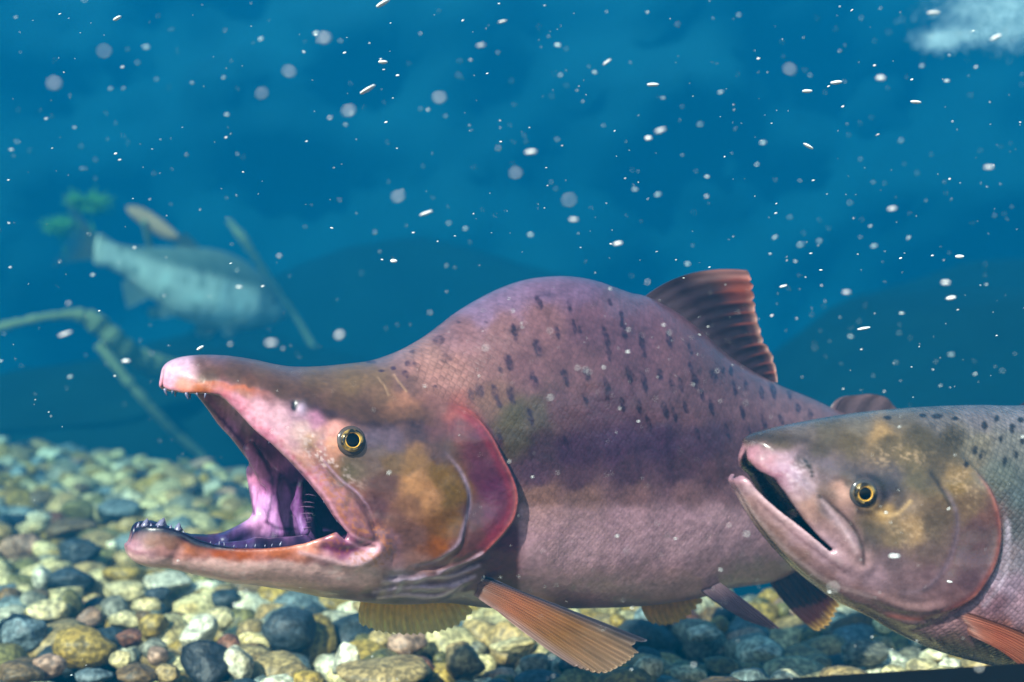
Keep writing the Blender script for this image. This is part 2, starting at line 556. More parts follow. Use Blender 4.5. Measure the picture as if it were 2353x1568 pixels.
# stones one can point to: (px, py, width, height, colour, angular, label)
HEROES = [
 (56, 1458, 98, 80, 'greyblue', .5, "pale blue-grey blocky stone with flat faces beside the ochre speckled oval one"),
 (195, 1487, 152, 94, 'ochre', .1, "large ochre oval stone speckled with dark pits"),
 (44, 1552, 116, 62, 'brown', .05, "smooth brown-grey stone in front of the blocky pale blue-grey one"),
 (112, 1531, 80, 54, 'pink', .2, "pinkish tan stone in front of the large ochre speckled oval"),
 (476, 1524, 124, 98, 'dark', .6, "nearly black angular stone leaning against a white veined one"),
 (457, 1456, 86, 82, 'white', .6, "white and grey veined three-sided stone behind the nearly black one"),
 (549, 1526, 66, 84, 'white', .2, "upright white speckled stone right beside the nearly black one"),
 (298, 1468, 64, 44, 'redbrown', .7, "angular red-brown stone with a flat top behind the large ochre oval"),
 (293, 1424, 76, 42, 'cream', .4, "cream stone pointed at one end behind the red-brown one"),
 (352, 1439, 66, 56, 'ochre', .4, "mottled ochre stone beside the pointed cream one"),
 (110, 1402, 98, 46, 'cream', .2, "orange-stained cream stone behind the blocky pale blue-grey one"),
 (159, 1388, 54, 70, 'olive', .3, "upright olive stone beside the orange-stained cream one"),
 (288, 1358, 104, 46, 'cream', .05, "smooth flat cream stone under the chin of the gaping salmon"),
 (361, 1366, 60, 38, 'slate', .2, "grey-teal stone lying against the smooth flat cream one"),
 (378, 1340, 112, 46, 'white', .3, "large whitish stone just below the lower jaw of the gaping salmon"),
 (335, 1388, 68, 28, 'cream', .2, "thin cream stone lying on the round grey-tan one"),
 (264, 1402, 60, 64, 'grey', .05, "round grey-tan stone beneath the smooth flat cream one"),
 (352, 1490, 66, 46, 'grey', .1, "grey rounded stone behind a small pink one"),
 (364, 1508, 46, 44, 'pink', .05, "small round pink stone in front of the grey rounded one"),
 (504, 1424, 70, 54, 'cream', .2, "yellowish cream stone behind the white veined one"),
 (317, 1550, 98, 50, 'brown', .7, "rugged brown stone in the front row beside the tan wedge"),
 (215, 1556, 84, 40, 'greyblue', .4, "grey stone with dark patches in front of the large ochre oval"),
 (276, 1515, 50, 40, 'cream', .2, "small pale cream-grey stone against the large ochre oval"),
 (205, 1417, 58, 42, 'pink', .1, "pinkish brown domed stone behind the large ochre oval"),
 (384, 1548, 58, 42, 'tan', .3, "tan wedge stone beside the nearly black one"),
 (662, 1448, 122, 102, 'slate', .15, "big rounded dark blue-slate stone below the gaping salmon's jaw"),
 (185, 1271, 108, 68, 'slate', .35, "dark green-slate stone left of the gaping salmon's chin"),
 (166, 1216, 112, 48, 'brown', .3, "flat brown mottled stone lying behind the dark green-slate one"),
 (181, 1175, 78, 54, 'olive', .5, "yellow-olive stone beside the smooth blue-grey one"),
 (268, 1172, 98, 48, 'greyblue', .05, "smooth blue-grey stone behind the gaping salmon's chin"),
 (286, 1326, 100, 54, 'ochre', .2, "bright yellow-ochre stone below the gaping salmon's chin"),
 (60, 1254, 70, 56, 'pink', .3, "pinkish cream stone left of the dark green-slate one"),
 (166, 1330, 104, 54, 'slate', .2, "dark slate stone in front of the dark green-slate one"),
 (96, 1328, 40, 56, 'white', .1, "small pale lavender stone standing beside the dark slate one"),
 (72, 1213, 68, 32, 'cream', .2, "cream flat stone behind the pinkish cream one"),
 (795, 1513, 70, 72, 'white', .7, "jagged whitish stone standing upright below the far pectoral fin"),
 (935, 1478, 90, 56, 'pink', .3, "brown-pink block stone below the far pectoral fin"),
 (885, 1548, 216, 68, 'tan', .1, "very wide flat tan stone in the front row"),
 (1068, 1517, 90, 80, 'tan', .4, "brown-tan stone below the near pectoral fin root"),
 (1230, 1529, 74, 60, 'grey', .05, "round greenish grey stone below the near pectoral fin"),
 (1178, 1486, 100, 34, 'cream', .5, "low cream stone with a jagged top below the near pectoral fin"),
 (1236, 1560, 110, 34, 'slate', .1, "dark slate stone in front of the round greenish grey one"),
 (1620, 1456, 78, 38, 'white', .3, "bright white stone below the pelvic fins"),
 (1987, 1500, 104, 62, 'grey', .05, "domed grey stone below the smaller salmon's throat"),
 (1940, 1553, 112, 42, 'tan', .1, "tan stone in front of the domed grey one"),
 (2118, 1538, 72, 44, 'cream', .1, "oval cream stone between the domed grey one and the black sill"),
 (1762, 1503, 68, 42, 'white', .5, "white chipped stone below the anal fin"),
 (1660, 1530, 94, 42, 'olive', .2, "olive-tan stone in front of the white chipped one"),
 (1582, 1552, 84, 40, 'cream', .1, "cream speckled stone in front of the bright white one"),
 (2184, 1526, 54, 30, 'white', .4, "small white stone beside the oval cream one under the smaller salmon"),
]
HM_RES = 0.004
hx0, hy0 = -3.2, 0.30
hmx, hmy = np.meshgrid(np.arange(hx0, 2.4, HM_RES), np.arange(hy0, 3.6, HM_RES), indexing='ij')
HM = bed_z(hmx, hmy)

def hm_add(x, y, z, a, b, c, ang):
    R = max(a, b)
    i0, i1 = int((x - R - hx0) / HM_RES), int((x + R - hx0) / HM_RES) + 2
    j0, j1 = int((y - R - hy0) / HM_RES), int((y + R - hy0) / HM_RES) + 2
    i0, j0 = max(i0, 0), max(j0, 0)
    X = hmx[i0:i1, j0:j1] - x; Y = hmy[i0:i1, j0:j1] - y
    if X.size == 0:
        return
    ca, sa = math.cos(ang), math.sin(ang)
    q = ((X * ca + Y * sa) / a) ** 2 + ((-X * sa + Y * ca) / b) ** 2
    top = np.where(q < 1, z + c * np.sqrt(np.maximum(0, 1 - q)), -9)
    HM[i0:i1, j0:j1] = np.maximum(HM[i0:i1, j0:j1], top)

hero_info = []
for k, (px, py, wpx, hpx, colr, angu, lab) in enumerate(HEROES):
    depth = FPX * (-BED) / (py + 0.30 * hpx - CY)
    s = depth / FPX
    a, c = wpx * s / 2 * 1.04, hpx * s / 2 * 1.04
    b = min(max(0.8 * a, c), 1.2 * a)
    p = at(px, py, depth + 0.3 * b)
    me = mesh_np("river_stone", *stone_shape(ICO4, 900 + k, angu + .12), M_STONE)
    o = link("river_stone", me, loc=p)
    o.scale = (a, b, c)
    o.rotation_euler = (random.uniform(-.12, .12), random.uniform(-.1, .1), random.uniform(-.25, .25))
    o.color = tuple(lin(CLR[colr]) * np.array([1.0, .98, .82])) + (1,)
    tag(o, lab, "stone", "larger stones lying on the gravel bank")
    hm_add(p[0], p[1], p[2], a, b, c, 0)
    hero_info.append((px, py, wpx, hpx, p[1], p[0], a, b))

names = list(CLR)
wts = np.array([.10, .19, .18, .16, .12, .07, .06, .07, .03, .04, .015, .03]); wts /= wts.sum()
cand = []
for _ in range(23000):
    y = 0.54 + 2.4 * rng.random() ** 1.25
    x = rng.uniform(-0.45 * y - 0.28, 0.45 * y + 0.28)
    if y > crest_y(x) + 0.05:
        continue
    r = 0.0062 + 0.0125 * rng.random() ** 1.9
    if y > 1.25:
        r *= 1.35
    cand.append((x, y, r))
cand.sort(key=lambda c: -c[2])
hash_grid = {}
keep = []
for x, y, r in cand:
    ok = True
    ix, iy = int(x / 0.05), int(y / 0.05)
    for di in (-1, 0, 1):
        for dj in (-1, 0, 1):
            for (qx, qy, qr) in hash_grid.get((ix + di, iy + dj), ()):
                if (qx - x) ** 2 + (qy - y) ** 2 < (0.66 * (r + qr)) ** 2:
                    ok = False; break
    if ok:
        hash_grid.setdefault((ix, iy), []).append((x, y, r)); keep.append((x, y, r))
pebbles = []
for x, y, r in keep:
    el = rng.uniform(0.75, 1.0); a = r * rng.uniform(1.05, 1.5); b = a * el; c = r * rng.uniform(0.62, 0.98)
    ang = rng.uniform(0, 6.28)
    i, j = int((x - hx0) / HM_RES), int((y - hy0) / HM_RES)
    k = max(2, int(0.6 * r / HM_RES))
    patch = HM[max(i - k, 0):i + k + 1, max(j - k, 0):j + k + 1]
    if patch.size == 0:
        continue
    z = np.percentile(patch, 35) + 0.55 * c
    if z > BED + 0.026:
        continue
    px = CX + FPX * x / y; py = CY - FPX * z / y
    hid = False
    for (hx, hy, hw, hh, hd, hX, ha, hb) in hero_info:
        if ((x - hX) / (ha + .3 * r)) ** 2 + ((y - hd) / (hb + .3 * r)) ** 2 < 1:
            hid = True; break
        if y < hd + 0.012 and ((px - hx) / (0.5 * hw + 0.35 * r / y * FPX)) ** 2 + ((py - 0.5 * c / y * FPX - hy) / (0.5 * hh + 0.30 * c / y * FPX)) ** 2 < 1:
            hid = True; break
    if hid:
        continue
    hm_add(x, y, z, a, b, c, ang)
    pebbles.append((x, y, z, a, b, c, ang, px, py))
# those that show largest become pieces of their own
def frame_ok(p):
    return -40 < p[7] < 2393 and p[8] < 1600
pebbles.sort(key=lambda p: -(p[3] / p[1]) * (1 if frame_ok(p) else 0.2))
allV, allF, allC, nv = [], [], [], 0
n_single = 0
for q, (x, y, z, a, b, c, ang, px, py) in enumerate(pebbles):
    cn = names[rng.choice(len(names), p=wts)]
    colr = lin(CLR[cn]) * rng.uniform(0.85, 1.3) * np.array([.98, .97, .76])
    tilt = Euler((rng.uniform(-.35, .35), rng.uniform(-.35, .35), ang))
    if n_single < 290 and frame_ok((x, y, z, a, b, c, ang, px, py)):
        o = link("pebble", NEAR_SHAPES[int(rng.integers(len(NEAR_SHAPES)))], gravel_bed, (x, y, z))
        o.scale = (a, b, c); o.rotation_euler = tilt
        o.color = tuple(colr) + (1,)
        n_single += 1
    else:
        P, F = FAR_SHAPES[int(rng.integers(len(FAR_SHAPES)))]
        P = (P * (a, b, c)) @ np.array(tilt.to_matrix()).T + (x, y, z)
        allV.append(P); allF.append(F + nv); allC.append(np.repeat(colr[None], len(P), 0)); nv += len(P)
mass = link("small_pebbles", mesh_np("small_pebbles", np.vstack(allV), np.vstack(allF), M_STONE_MASS, np.vstack(allC)), gravel_bed)
mass["kind"] = "stuff"

# dark boulders added behind the bank to darken the lower water
M_ADDED_BOULDER = plain("added_boulder", (20, 44, 44), 0.95, 0.1, 0.6, 4, 0.8)
for k, (px, pyt, dpt, wd, lab) in enumerate([(2180, 655, 4.0, 1.05, "added dark boulder deepening the water tone behind the smaller salmon"), (1500, 700, 4.9, 1.3, "dark weedy boulder dim in the water behind the humpbacked salmon's dorsal fin"),
        (640, 760, 4.4, 1.1, "dark weedy boulder dim in the water behind the humpbacked salmon's forehead"), (60, 800, 4.0, 1.0, "added dark boulder darkening the water behind the far left edge of the gravel bank"), (1000, 560, 6.0, 1.3, "tall faint boulder added farthest back to darken the blue water"), (2560, 600, 5.2, 1.2, "tall boulder added to darken the water beyond the one behind the smaller salmon")]):
    top = at(px, pyt, dpt)[2]; c = (top + 1.27) / 2 * 1.03
    Pb, Fb = stone_shape(ICO4, 700 + k, .5)
    Pb = Pb * (1 + .10 * noise3(Pb * 4, 720 + k))[:, None]
    o = link("boulder", mesh_np("boulder", Pb * (wd, wd * .8, c), Fb, M_ADDED_BOULDER), loc=(at(px, pyt, dpt)[0], dpt, top - c))
    tag(o, lab, "boulder", "boulders added to darken the deep water")

# ------------------------------------------------------------------ fish
class Frame:
    """a fish's own axes: u from head to tail, v up, w towards the viewer's side"""
    def __init__(s, px, py, depth, psi):
        s.O = at(px, py, depth); s.psi = math.radians(psi)
        s.a = np.array([math.cos(s.psi), math.sin(s.psi)]); s.n = np.array([math.sin(s.psi), -math.cos(s.psi)])
    def uv(s, px, py, w=0.0):
        px = np.asarray(px, float); py = np.asarray(py, float)
        dx = (px - CX) / FPX; dz = -(py - CY) / FPX
        bx = s.O[0] + w * s.n[0]; by = s.O[1] + w * s.n[1]
        t = (bx * s.a[1] - by * s.a[0]) / (dx * s.a[1] - s.a[0])
        u = np.where(abs(s.a[0]) > .5, (t * dx - bx) / s.a[0], (t - by) / s.a[1])
        return u, t * dz - s.O[2]
    def pt(s, px, py, w=0.0):
        u, v = s.uv(px, py, w)
        return np.array([u, v]) if np.ndim(u) == 0 else np.stack([u, v], -1)
    def proj(s, u, v, w):
        X = s.O[0] + u * s.a[0] + w * s.n[0]; Y = s.O[1] + u * s.a[1] + w * s.n[1]; Z = s.O[2] + v
        return CX + FPX * X / Y, CY - FPX * Z / Y

def loc3(u, v, w):
    return np.stack([u, -np.asarray(w), v], -1)

def fish_root(name, fr, label, group="salmon swimming in the tank"):
    o = bpy.data.objects.new(name, None)
    COL.objects.link(o)
    o.location = fr.O; o.rotation_euler = (0, 0, fr.psi)
    return tag(o, label, "salmon", group)

def idw(samples, X, Y, s=26.0, p=2.2):
    S_ = np.asarray([q[:2] for q in samples], float); C_ = lin([q[2:5] for q in samples])
    num = np.zeros(X.shape + (3,)); den = np.zeros(X.shape)
    for (sx, sy), c in zip(S_, C_):
        w = 1.0 / ((X - sx) ** 2 + (Y - sy) ** 2 + s * s) ** p
        num += w[..., None] * c; den += w
    return num / den[..., None]

class FishShape:
    """flank height-field and mouth combined into one solid, then skinned"""
    def __init__(s, fr, outline, u_lo, u_hi, v_lo, v_hi, h, Wtab, Rtab):
        s.fr, s.h = fr, h
        s.us = np.arange(u_lo, u_hi, h); s.vs = np.arange(v_lo, v_hi, h)
        s.U, s.V = np.meshgrid(s.us, s.vs, indexing='ij')
        s.W = np.interp(s.U, *np.array(Wtab).T); s.R = np.interp(s.U, *np.array(Rtab).T)
        s.W = blur2(s.W, int(.006 / h)); s.R = blur2(s.R, int(.006 / h))
        d = poly_sdf(outline, s.U, s.V)
        s.E = np.maximum(0, 1 + d / s.R)
        s.D = np.zeros_like(s.U)
        s.flank = s.W * np.sqrt(np.maximum(0, 1 - s.E ** 2))
        s.PX, s.PY = fr.proj(s.U, s.V, s.flank)
    def lookup(s, A, u, v):
        i = np.clip((u - s.us[0]) / s.h, 0, len(s.us) - 1.001); j = np.clip((v - s.vs[0]) / s.h, 0, len(s.vs) - 1.001)
        i0 = i.astype(int); j0 = j.astype(int); fi = i - i0; fj = j - j0
        return (A[i0, j0] * (1 - fi) + A[i0 + 1, j0] * fi) * (1 - fj) + (A[i0, j0 + 1] * (1 - fi) + A[i0 + 1, j0 + 1] * fi) * fj
    def surf(s, px, py):
        """point of the near flank seen at a pixel"""
        px = np.atleast_1d(np.asarray(px, float)); py = np.atleast_1d(np.asarray(py, float))
        w = np.full(px.shape, 0.03)
        for _ in range(12):
            u, v = s.fr.uv(px, py, w)
            w = 0.5 * w + 0.5 * s.lookup(s.flank + s.D, u, v)
        u, v = s.fr.uv(px, py, w)
        return u, v, w
    def normal(s, u, v, e=0.002):
        f = lambda a, b: s.lookup(s.flank + s.D, np.atleast_1d(a), np.atleast_1d(b))[0]
        n = np.array([-(f(u + e, v) - f(u - e, v)) / (2 * e), -1.0, -(f(u, v + e) - f(u, v - e)) / (2 * e)])   # local x, y, z
        return n / np.linalg.norm(n)
    def solid(s, w_max, gape=None, cav=None, blobs=()):
        ws = np.arange(-w_max, w_max + s.h, s.h, dtype=np.float32)
        aw = np.abs(ws)[None, None, :]
        sc = np.minimum(s.W, s.R)[..., None].astype(np.float32)
        F = (np.sqrt((np.maximum(aw - s.D[..., None].astype(np.float32), 0) / s.W[..., None].astype(np.float32)) ** 2 + (s.E[..., None] ** 2).astype(np.float32)) - 1) * sc
        if gape is not None:
            u1 = gape[:, 0].max() + .02; n = int((u1 - s.us[0]) / s.h)
            d = poly_sdf(gape, s.U[:n], s.V[:n]).astype(np.float32)
            G = np.repeat(d[..., None], len(ws), 2)
            if cav is not None:
                cp, th, Rc, u2 = cav
                n = int((u2 - s.us[0]) / s.h)
                dc = poly_sdf(cp, s.U[:n], s.V[:n])
                Ec = np.maximum(0, 1 + dc / Rc)
                Wc = np.maximum(np.minimum(s.W, s.flank + np.minimum(s.D, 0) + .0004)[:n] - th, .002)
                C = (np.sqrt((aw / Wc[..., None]) ** 2 + Ec[..., None] ** 2) - 1) * np.minimum(Wc, Rc)[..., None]
                C = C.astype(np.float32)
                m = min(n, G.shape[0])
                C[:m] = smin(C[:m], G[:m], .0025)
                F[:n] = smax(F[:n], -C, .0022)
            else:
                F[:n] = smax(F[:n], -G, .0015)
        for (p0, p1, r0, r1) in blobs:       # soft ridges inside the mouth (given on one side, mirrored)
            p0 = np.array(p0); p1 = np.array(p1); rm = max(r0, r1) + .006
            lo = np.minimum(p0, p1) - rm; hi = np.maximum(p0, p1) + rm
            i0, i1 = np.searchsorted(s.us, [lo[0], hi[0]]); j0, j1 = np.searchsorted(s.vs, [lo[1], hi[1]])
            A = s.U[i0:i1, j0:j1, None]; B = s.V[i0:i1, j0:j1, None]; Cw = ws[None, None, :]
            e = p1 - p0; l2 = (e * e).sum()
            t = np.clip(((A - p0[0]) * e[0] + (B - p0[1]) * e[1] + (Cw - p0[2]) * e[2]) / l2, 0, 1)
            dd = np.sqrt((A - p0[0] - t * e[0]) ** 2 + (B - p0[1] - t * e[1]) ** 2 + (Cw - p0[2] - t * e[2]) ** 2) - (r0 + (r1 - r0) * t)
            F[i0:i1, j0:j1] = smin(F[i0:i1, j0:j1], dd.astype(np.float32), .004)
        V, Q = surface_nets(F, (s.us[0], s.vs[0], ws[0]), s.h)
        return V, Q

def finish_body(root, shape, V, Q, cols, scales, mat):
    P = loc3(V[:, 0], V[:, 1], V[:, 2])
    me = mesh_np("body", P, Q[:, ::-1], mat, cols, True, {"scales": scales})
    return link("body", me, root)

def fin(root, name, base, ctrl, tip, ns, nt, color, rays=14, thick=0.0009, ripple=0.0006, scallop=0.0, clear=0.12, mat=None, seed=0, stripes=.26):
    """fan of rays: base, ctrl and tip are curves of local (u, v, w) points"""
    B = resample(spline(base, 8), ns); C = resample(spline(ctrl, 8), ns); T = resample(spline(tip, 8), ns)
    s = np.linspace(0, 1, ns)[:, None, None]; t = np.linspace(0, 1, nt)[None, :, None]
    amp = .25 + 1.5 * np.abs(noise2(s * rays * .9, s * 0 + 1.5, seed + 4))
    sc = 1 - scallop * amp * (1 - np.abs(np.sin(math.pi * rays * (s + .018 * noise2(s * 9, s * 0, seed))))) - 1.6 * scallop * sstep(.22, .42, noise2(s * rays * .55, s * 0 + 7.5, seed + 6))
    jag = 1 - 0.4 * scallop * np.abs(noise2(s * rays * 1.7, s * 0 + 3, seed))
    tt = t * sc * jag
    P = B[:, None] * (1 - tt) ** 2 + 2 * C[:, None] * tt * (1 - tt) + T[:, None] * tt ** 2
    du = np.gradient(P, axis=0); dv = np.gradient(P, axis=1)
    N = np.cross(du, dv); N /= np.linalg.norm(N, axis=2)[..., None] + 1e-12
    ph = 2 * math.pi * rays * (s[..., 0] + .020 * noise2(s[..., 0] * rays * .7, s[..., 0] * 0 + 8.5, seed + 9))
    rid = ripple * np.cos(ph) * (0.35 + 0.65 * t[..., 0])
    P = P + N * (rid + 2.2 * ripple * noise2(s[..., 0] * 5 + 0 * t[..., 0], t[..., 0] * 2.5, seed + 5))[..., None]
    th = thick * (0.25 + 0.75 * (1 - t[..., 0])) * (0.9 + 0.1 * np.cos(ph))
    A = P + N * th[..., None] / 2; Bk = P - N * th[..., None] / 2
    n = ns * nt
    V = np.vstack([A.reshape(-1, 3), Bk.reshape(-1, 3)])
    i = np.arange((ns - 1) * (nt - 1)); b0 = (i // (nt - 1)) * nt + i % (nt - 1)
    q = np.stack([b0, b0 + nt, b0 + nt + 1, b0 + 1], 1)
    rim = list(range(0, nt)) + [k * nt + nt - 1 for k in range(1, ns)] + [(ns - 1) * nt + k for k in range(nt - 2, -1, -1)] + [k * nt for k in range(ns - 2, 0, -1)]
    rim = np.array(rim); rn = np.roll(rim, -1)
    Qd = np.vstack([q, q[:, ::-1] + n, np.stack([rim, rim + n, rn + n, rn], 1)])
    Sg, Tg = np.broadcast_to(s[..., 0], (ns, nt)), np.broadcast_to(t[..., 0], (ns, nt))
    cc = color(Sg, Tg)
    stripe = 0.5 + 0.5 * np.cos(ph + 0.8)
    cc = cc * (1 - .62 * stripes + stripes * np.broadcast_to(stripe, Sg.shape)[..., None]) * (1 + 0.35 * fbm(Sg * 30, Tg * 9, seed + 2, 2))[..., None]
    cols = np.vstack([cc.reshape(-1, 3)] * 2)
    cl = clear * sstep(0.25, 0.9, Tg) * (0.5 + 0.9 * (1 - np.broadcast_to(stripe, Sg.shape)))
    clr2 = np.r_[cl.ravel(), cl.ravel()]
    me = mesh_np(name, loc3(V[:, 0], V[:, 1], V[:, 2]), Qd, mat or M_FIN, np.clip(cols, 0, 1), True, {"clear": clr2})
    return link(name, me, root)

def ramp2(stops):
    """colour along t from stops [(t, rgb)...]"""
    ts = [q[0] for q in stops]; cs = lin([q[1] for q in stops])
    return lambda T: np.stack([np.interp(T, ts, cs[:, k]) for k in range(3)], -1)

def eye(root, shape, px, py, r_px, iris_rgb, skin_rgb, name="eye", pup=0.56, bulge=0.24):
    u, v, w = [float(q[0]) for q in shape.surf(px, py)]
    n = shape.normal(u, v, .006)
    depth = shape.fr.O[1] + u * shape.fr.a[1] + w * shape.fr.n[1]
    R = r_px * depth / FPX
    z = Vector(n); 
    def dome(nm, r0, r1, hgt, off, mat, parent, cx=0, cz=0):
        """ring-shaped or full cap from radius r0 to r1 on a flattened sphere"""
        nr, na = 14, 48
        q = z.to_track_quat('Z', 'Y')
        Vv, F = [], []
        for side in (1, 0):
            for i in range(nr + 1):
                rr = r0 + (r1 - r0) * i / nr
                for k in range(na):
                    a = k * 2 * math.pi / na
                    hh = hgt * math.sqrt(max(0, 1 - (rr / (r1 * 1.0005)) ** 2)) if r0 == 0 else hgt * math.sqrt(max(0, 1 - (rr / (R * 1.15)) ** 2)) + 0.0006 * math.sin(math.pi * i / nr)
                    if not side: hh = -0.002 + off * 0
                    Vv.append(q @ Vector((rr * math.cos(a) + cx, rr * math.sin(a) + cz, hh + (off if side else 0))))
        m = (nr + 1) * na
        for i in range(nr):
            for k in range(na):
                a0, a1 = i * na + k, i * na + (k + 1) % na
                F.append((a0, a0 + na, a1 + na, a1)); F.append((m + a0, m + a1, m + a1 + na, m + a0 + na))
        for k in range(na):
            a0, a1 = nr * na + k, nr * na + (k + 1) % na
            F.append((a0, m + a0, m + a1, a1))
            if r0 > 0:
                F.append((k, (k + 1) % na, m + (k + 1) % na, m + k))
        me = mesh_py(nm, [tuple(x) for x in Vv], F, mat)
        return link(nm, me, parent)
    base = loc3(u, v, w)
    ball = dome(name, 0.0, R * 1.12, R * bulge, 0.0, plain(name + "_ball", skin_rgb, 0.15, 0.6, 0.25, 300), root)
    ball.location = base - np.array(n) * R * 0.10
    im, N, L, b = new_mat(name + "_iris")
    tc = N.new("ShaderNodeTexCoord"); nz = N.new("ShaderNodeTexNoise"); nz.inputs["Scale"].default_value = 330
    L.new(tc.outputs["Object"], nz.inputs["Vector"])
    cr = N.new("ShaderNodeValToRGB"); L.new(nz.outputs["Fac"], cr.inputs[0])
    cr.color_ramp.elements[0].position = 0.42; cr.color_ramp.elements[0].color = tuple(lin((40, 34, 26))) + (1,)
    cr.color_ramp.elements[1].position = 0.66; cr.color_ramp.elements[1].color = tuple(lin(iris_rgb)) + (1,)
    L.new(cr.outputs[0], b.inputs["Base Color"]); b.inputs["Roughness"].default_value = 0.18; b.inputs["Metallic"].default_value = 0.35
    dome("iris", R * pup * 0.92, R * 0.86, R * bulge, 0.0009, im, ball)
    gold, N, L, b = new_mat(name + "_gold")
    tc = N.new("ShaderNodeTexCoord"); nz = N.new("ShaderNodeTexNoise"); nz.inputs["Scale"].default_value = 120
    L.new(tc.outputs["Object"], nz.inputs["Vector"])
    cr = N.new("ShaderNodeValToRGB"); L.new(nz.outputs["Fac"], cr.inputs[0])
    cr.color_ramp.elements[0].position = 0.44; cr.color_ramp.elements[0].color = tuple(lin((46, 34, 20))) + (1,)
    cr.color_ramp.elements[1].position = 0.56; cr.color_ramp.elements[1].color = tuple(lin((226, 168, 66))) + (1,)
    L.new(cr.outputs[0], b.inputs["Base Color"]); b.inputs["Roughness"].default_value = 0.25
    dome("iris_ring", R * pup * 0.90, R * (pup + 0.055), R * bulge, 0.0011, gold, ball)
    dome("pupil", 0.0, R * pup * 0.97, R * 0.10, R * bulge * 0.93 + 0.0010, M_PUPIL, ball)
    return ball

# ================================================================== the gaping humpbacked salmon
f1 = Frame(800, 1000, 0.60, 30)
root1 = fish_root("salmon", f1, "large purple-brown humpbacked salmon with its hooked jaws wide open")
top1 = [(371, 866), (374, 849), (385, 834), (404, 824), (430, 818), (470, 815), (520, 817), (580, 826), (625, 836), (665, 842), (705, 843), (750, 841), (800, 836), (860, 828),
        (920, 808), (970, 782), (1010, 755), (1060, 716), (1110, 685), (1160, 660), (1210, 643), (1260, 636), (1310, 636), (1360, 645), (1400, 659), (1440, 673), (1478, 682),
        (1540, 716), (1594, 758), (1669, 822), (1768, 878), (1850, 912), (1916, 942), (2000, 975), (2080, 1002), (2160, 1020)]
bot1 = [(2160, 1132), (2090, 1150), (2010, 1186), (1930, 1236), (1870, 1280), (1815, 1310), (1757, 1338), (1663, 1352), (1588, 1374), (1471, 1391), (1353, 1396), (1240, 1397), (1119, 1396), (1021, 1384),
        (924, 1387), (860, 1385), (807, 1379), (728, 1369), (672, 1358), (592, 1345), (525, 1338), (440, 1319), (386, 1306), (340, 1303), (312, 1293), (294, 1277), (287, 1258), (291, 1236), (303, 1216)]
T1 = f1.pt(*np.array(top1).T); B1 = f1.pt(*np.array(bot1).T)
end_u = T1[-1, 0]
tail_pts = np.array([[end_u + .030, T1[-1, 1] - .004], [end_u + .036, (T1[-1, 1] + B1[0, 1]) / 2], [end_u + .030, B1[0, 1] + .004]])
out1 = spline(np.vstack([T1, tail_pts, B1]), 6, True)
W1 = [(-.13, .010), (-.105, .0105), (-.09, .0115), (-.08, .0150), (-.07, .0195), (-.06, .0245), (-.05, .0295), (-.04, .034), (-.03, .0375), (-.02, .040), (0, .042), (.03, .0435),
      (.06, .044), (.09, .0435), (.13, .042), (.18, .040), (.23, .036), (.28, .029), (.33, .020), (.38, .012), (.42, .007), (.46, .004)]
R1 = [(-.13, .009), (-.1, .010), (-.085, .011), (-.07, .016), (-.055, .021), (-.04, .028), (-.02, .036), (0, .042), (.04, .05), (.09, .06), (.15, .068), (.22, .06), (.28, .044), (.33, .03), (.38, .021), (.45, .015)]
h1 = 0.0008
fs1 = FishShape(f1, out1, -.128, end_u + .045, B1[:, 1].min() - .006, T1[:, 1].max() + .006, h1, W1, R1)
PX, PY = fs1.PX, fs1.PY
OP1 = spline([(1005, 916), (1030, 926), (1070, 940), (1102, 965), (1131, 1005), (1155, 1053), (1179, 1102), (1188, 1146), (1180, 1190), (1155, 1226), (1131, 1251), (1105, 1276), (1060, 1298), (1000, 1322)], 6)
PRE1 = spline([(1000, 1005), (1022, 1037), (1054, 1077), (1074, 1118), (1079, 1158), (1066, 1210), (1054, 1247), (1030, 1271), (990, 1295), (930, 1302)], 6)
MAXT1 = spline([(700, 1000), (735, 1056), (777, 1105), (819, 1139), (850, 1185), (868, 1240)], 6)
LIPU1 = spline([(504, 909), (520, 920), (550, 949), (588, 991), (630, 1025), (672, 1067), (714, 1113), (744, 1151), (769, 1193), (794, 1227), (822, 1246), (862, 1258)], 6)
SHOUL1 = spline([(1100, 940), (1150, 1010), (1196, 1120), (1196, 1250), (1188, 1330)], 6)
D = fs1.D
d, sd, par = line_dist(OP1, PX, PY)
inside = sd > 0
D += np.where(inside, .0056 * np.exp(-d / 120) * sstep(0, 5, d) * sstep(112, 40, d) , 0) * sstep(.0, .26, par) * sstep(1, .86, par)
D -= np.where(~inside, .0022 * np.exp(-d / 34), 0) * sstep(.0, .12, par) * sstep(1, .86, par)
d2, sd2, par2 = line_dist(PRE1, PX, PY)
D += np.where(sd2 > 0, .0017 * np.exp(-d2 / 45) * sstep(0, 6, d2), -.0008 * np.exp(-d2 / 12)) * sstep(0, .45, par2) * sstep(1, .85, par2)
d3, sd3, par3 = line_dist(MAXT1, PX, PY)
D += -.0022 * np.exp(-(d3 / 6.5) ** 2) * sstep(0, .18, par3)
dl, sl, pl = line_dist(LIPU1, PX, PY)
D += .0018 * np.exp(-((dl - 22) / 17.0) ** 2) * sstep(.10, .35, pl)
D += .0012 * np.exp(-((dl - 58) / 14.0) ** 2) * sstep(.55, .8, pl) * sstep(1.01, .95, pl)
D += .0005 * np.sin(pl * 260) * np.exp(-((dl - 7) / 6.0) ** 2) * sstep(.12, .3, pl)
D += .0018 * np.exp(-((PX - 955) / 70) ** 2 - ((PY - 1120) / 85) ** 2)
dg = line_dist(spline([(690, 905), (760, 930), (850, 945), (960, 960), (1040, 975)], 5), PX, PY)
D -= .0014 * np.exp(-(dg[0] / 24) ** 2) * sstep(0, .2, dg[2]) * sstep(1, .55, dg[2])
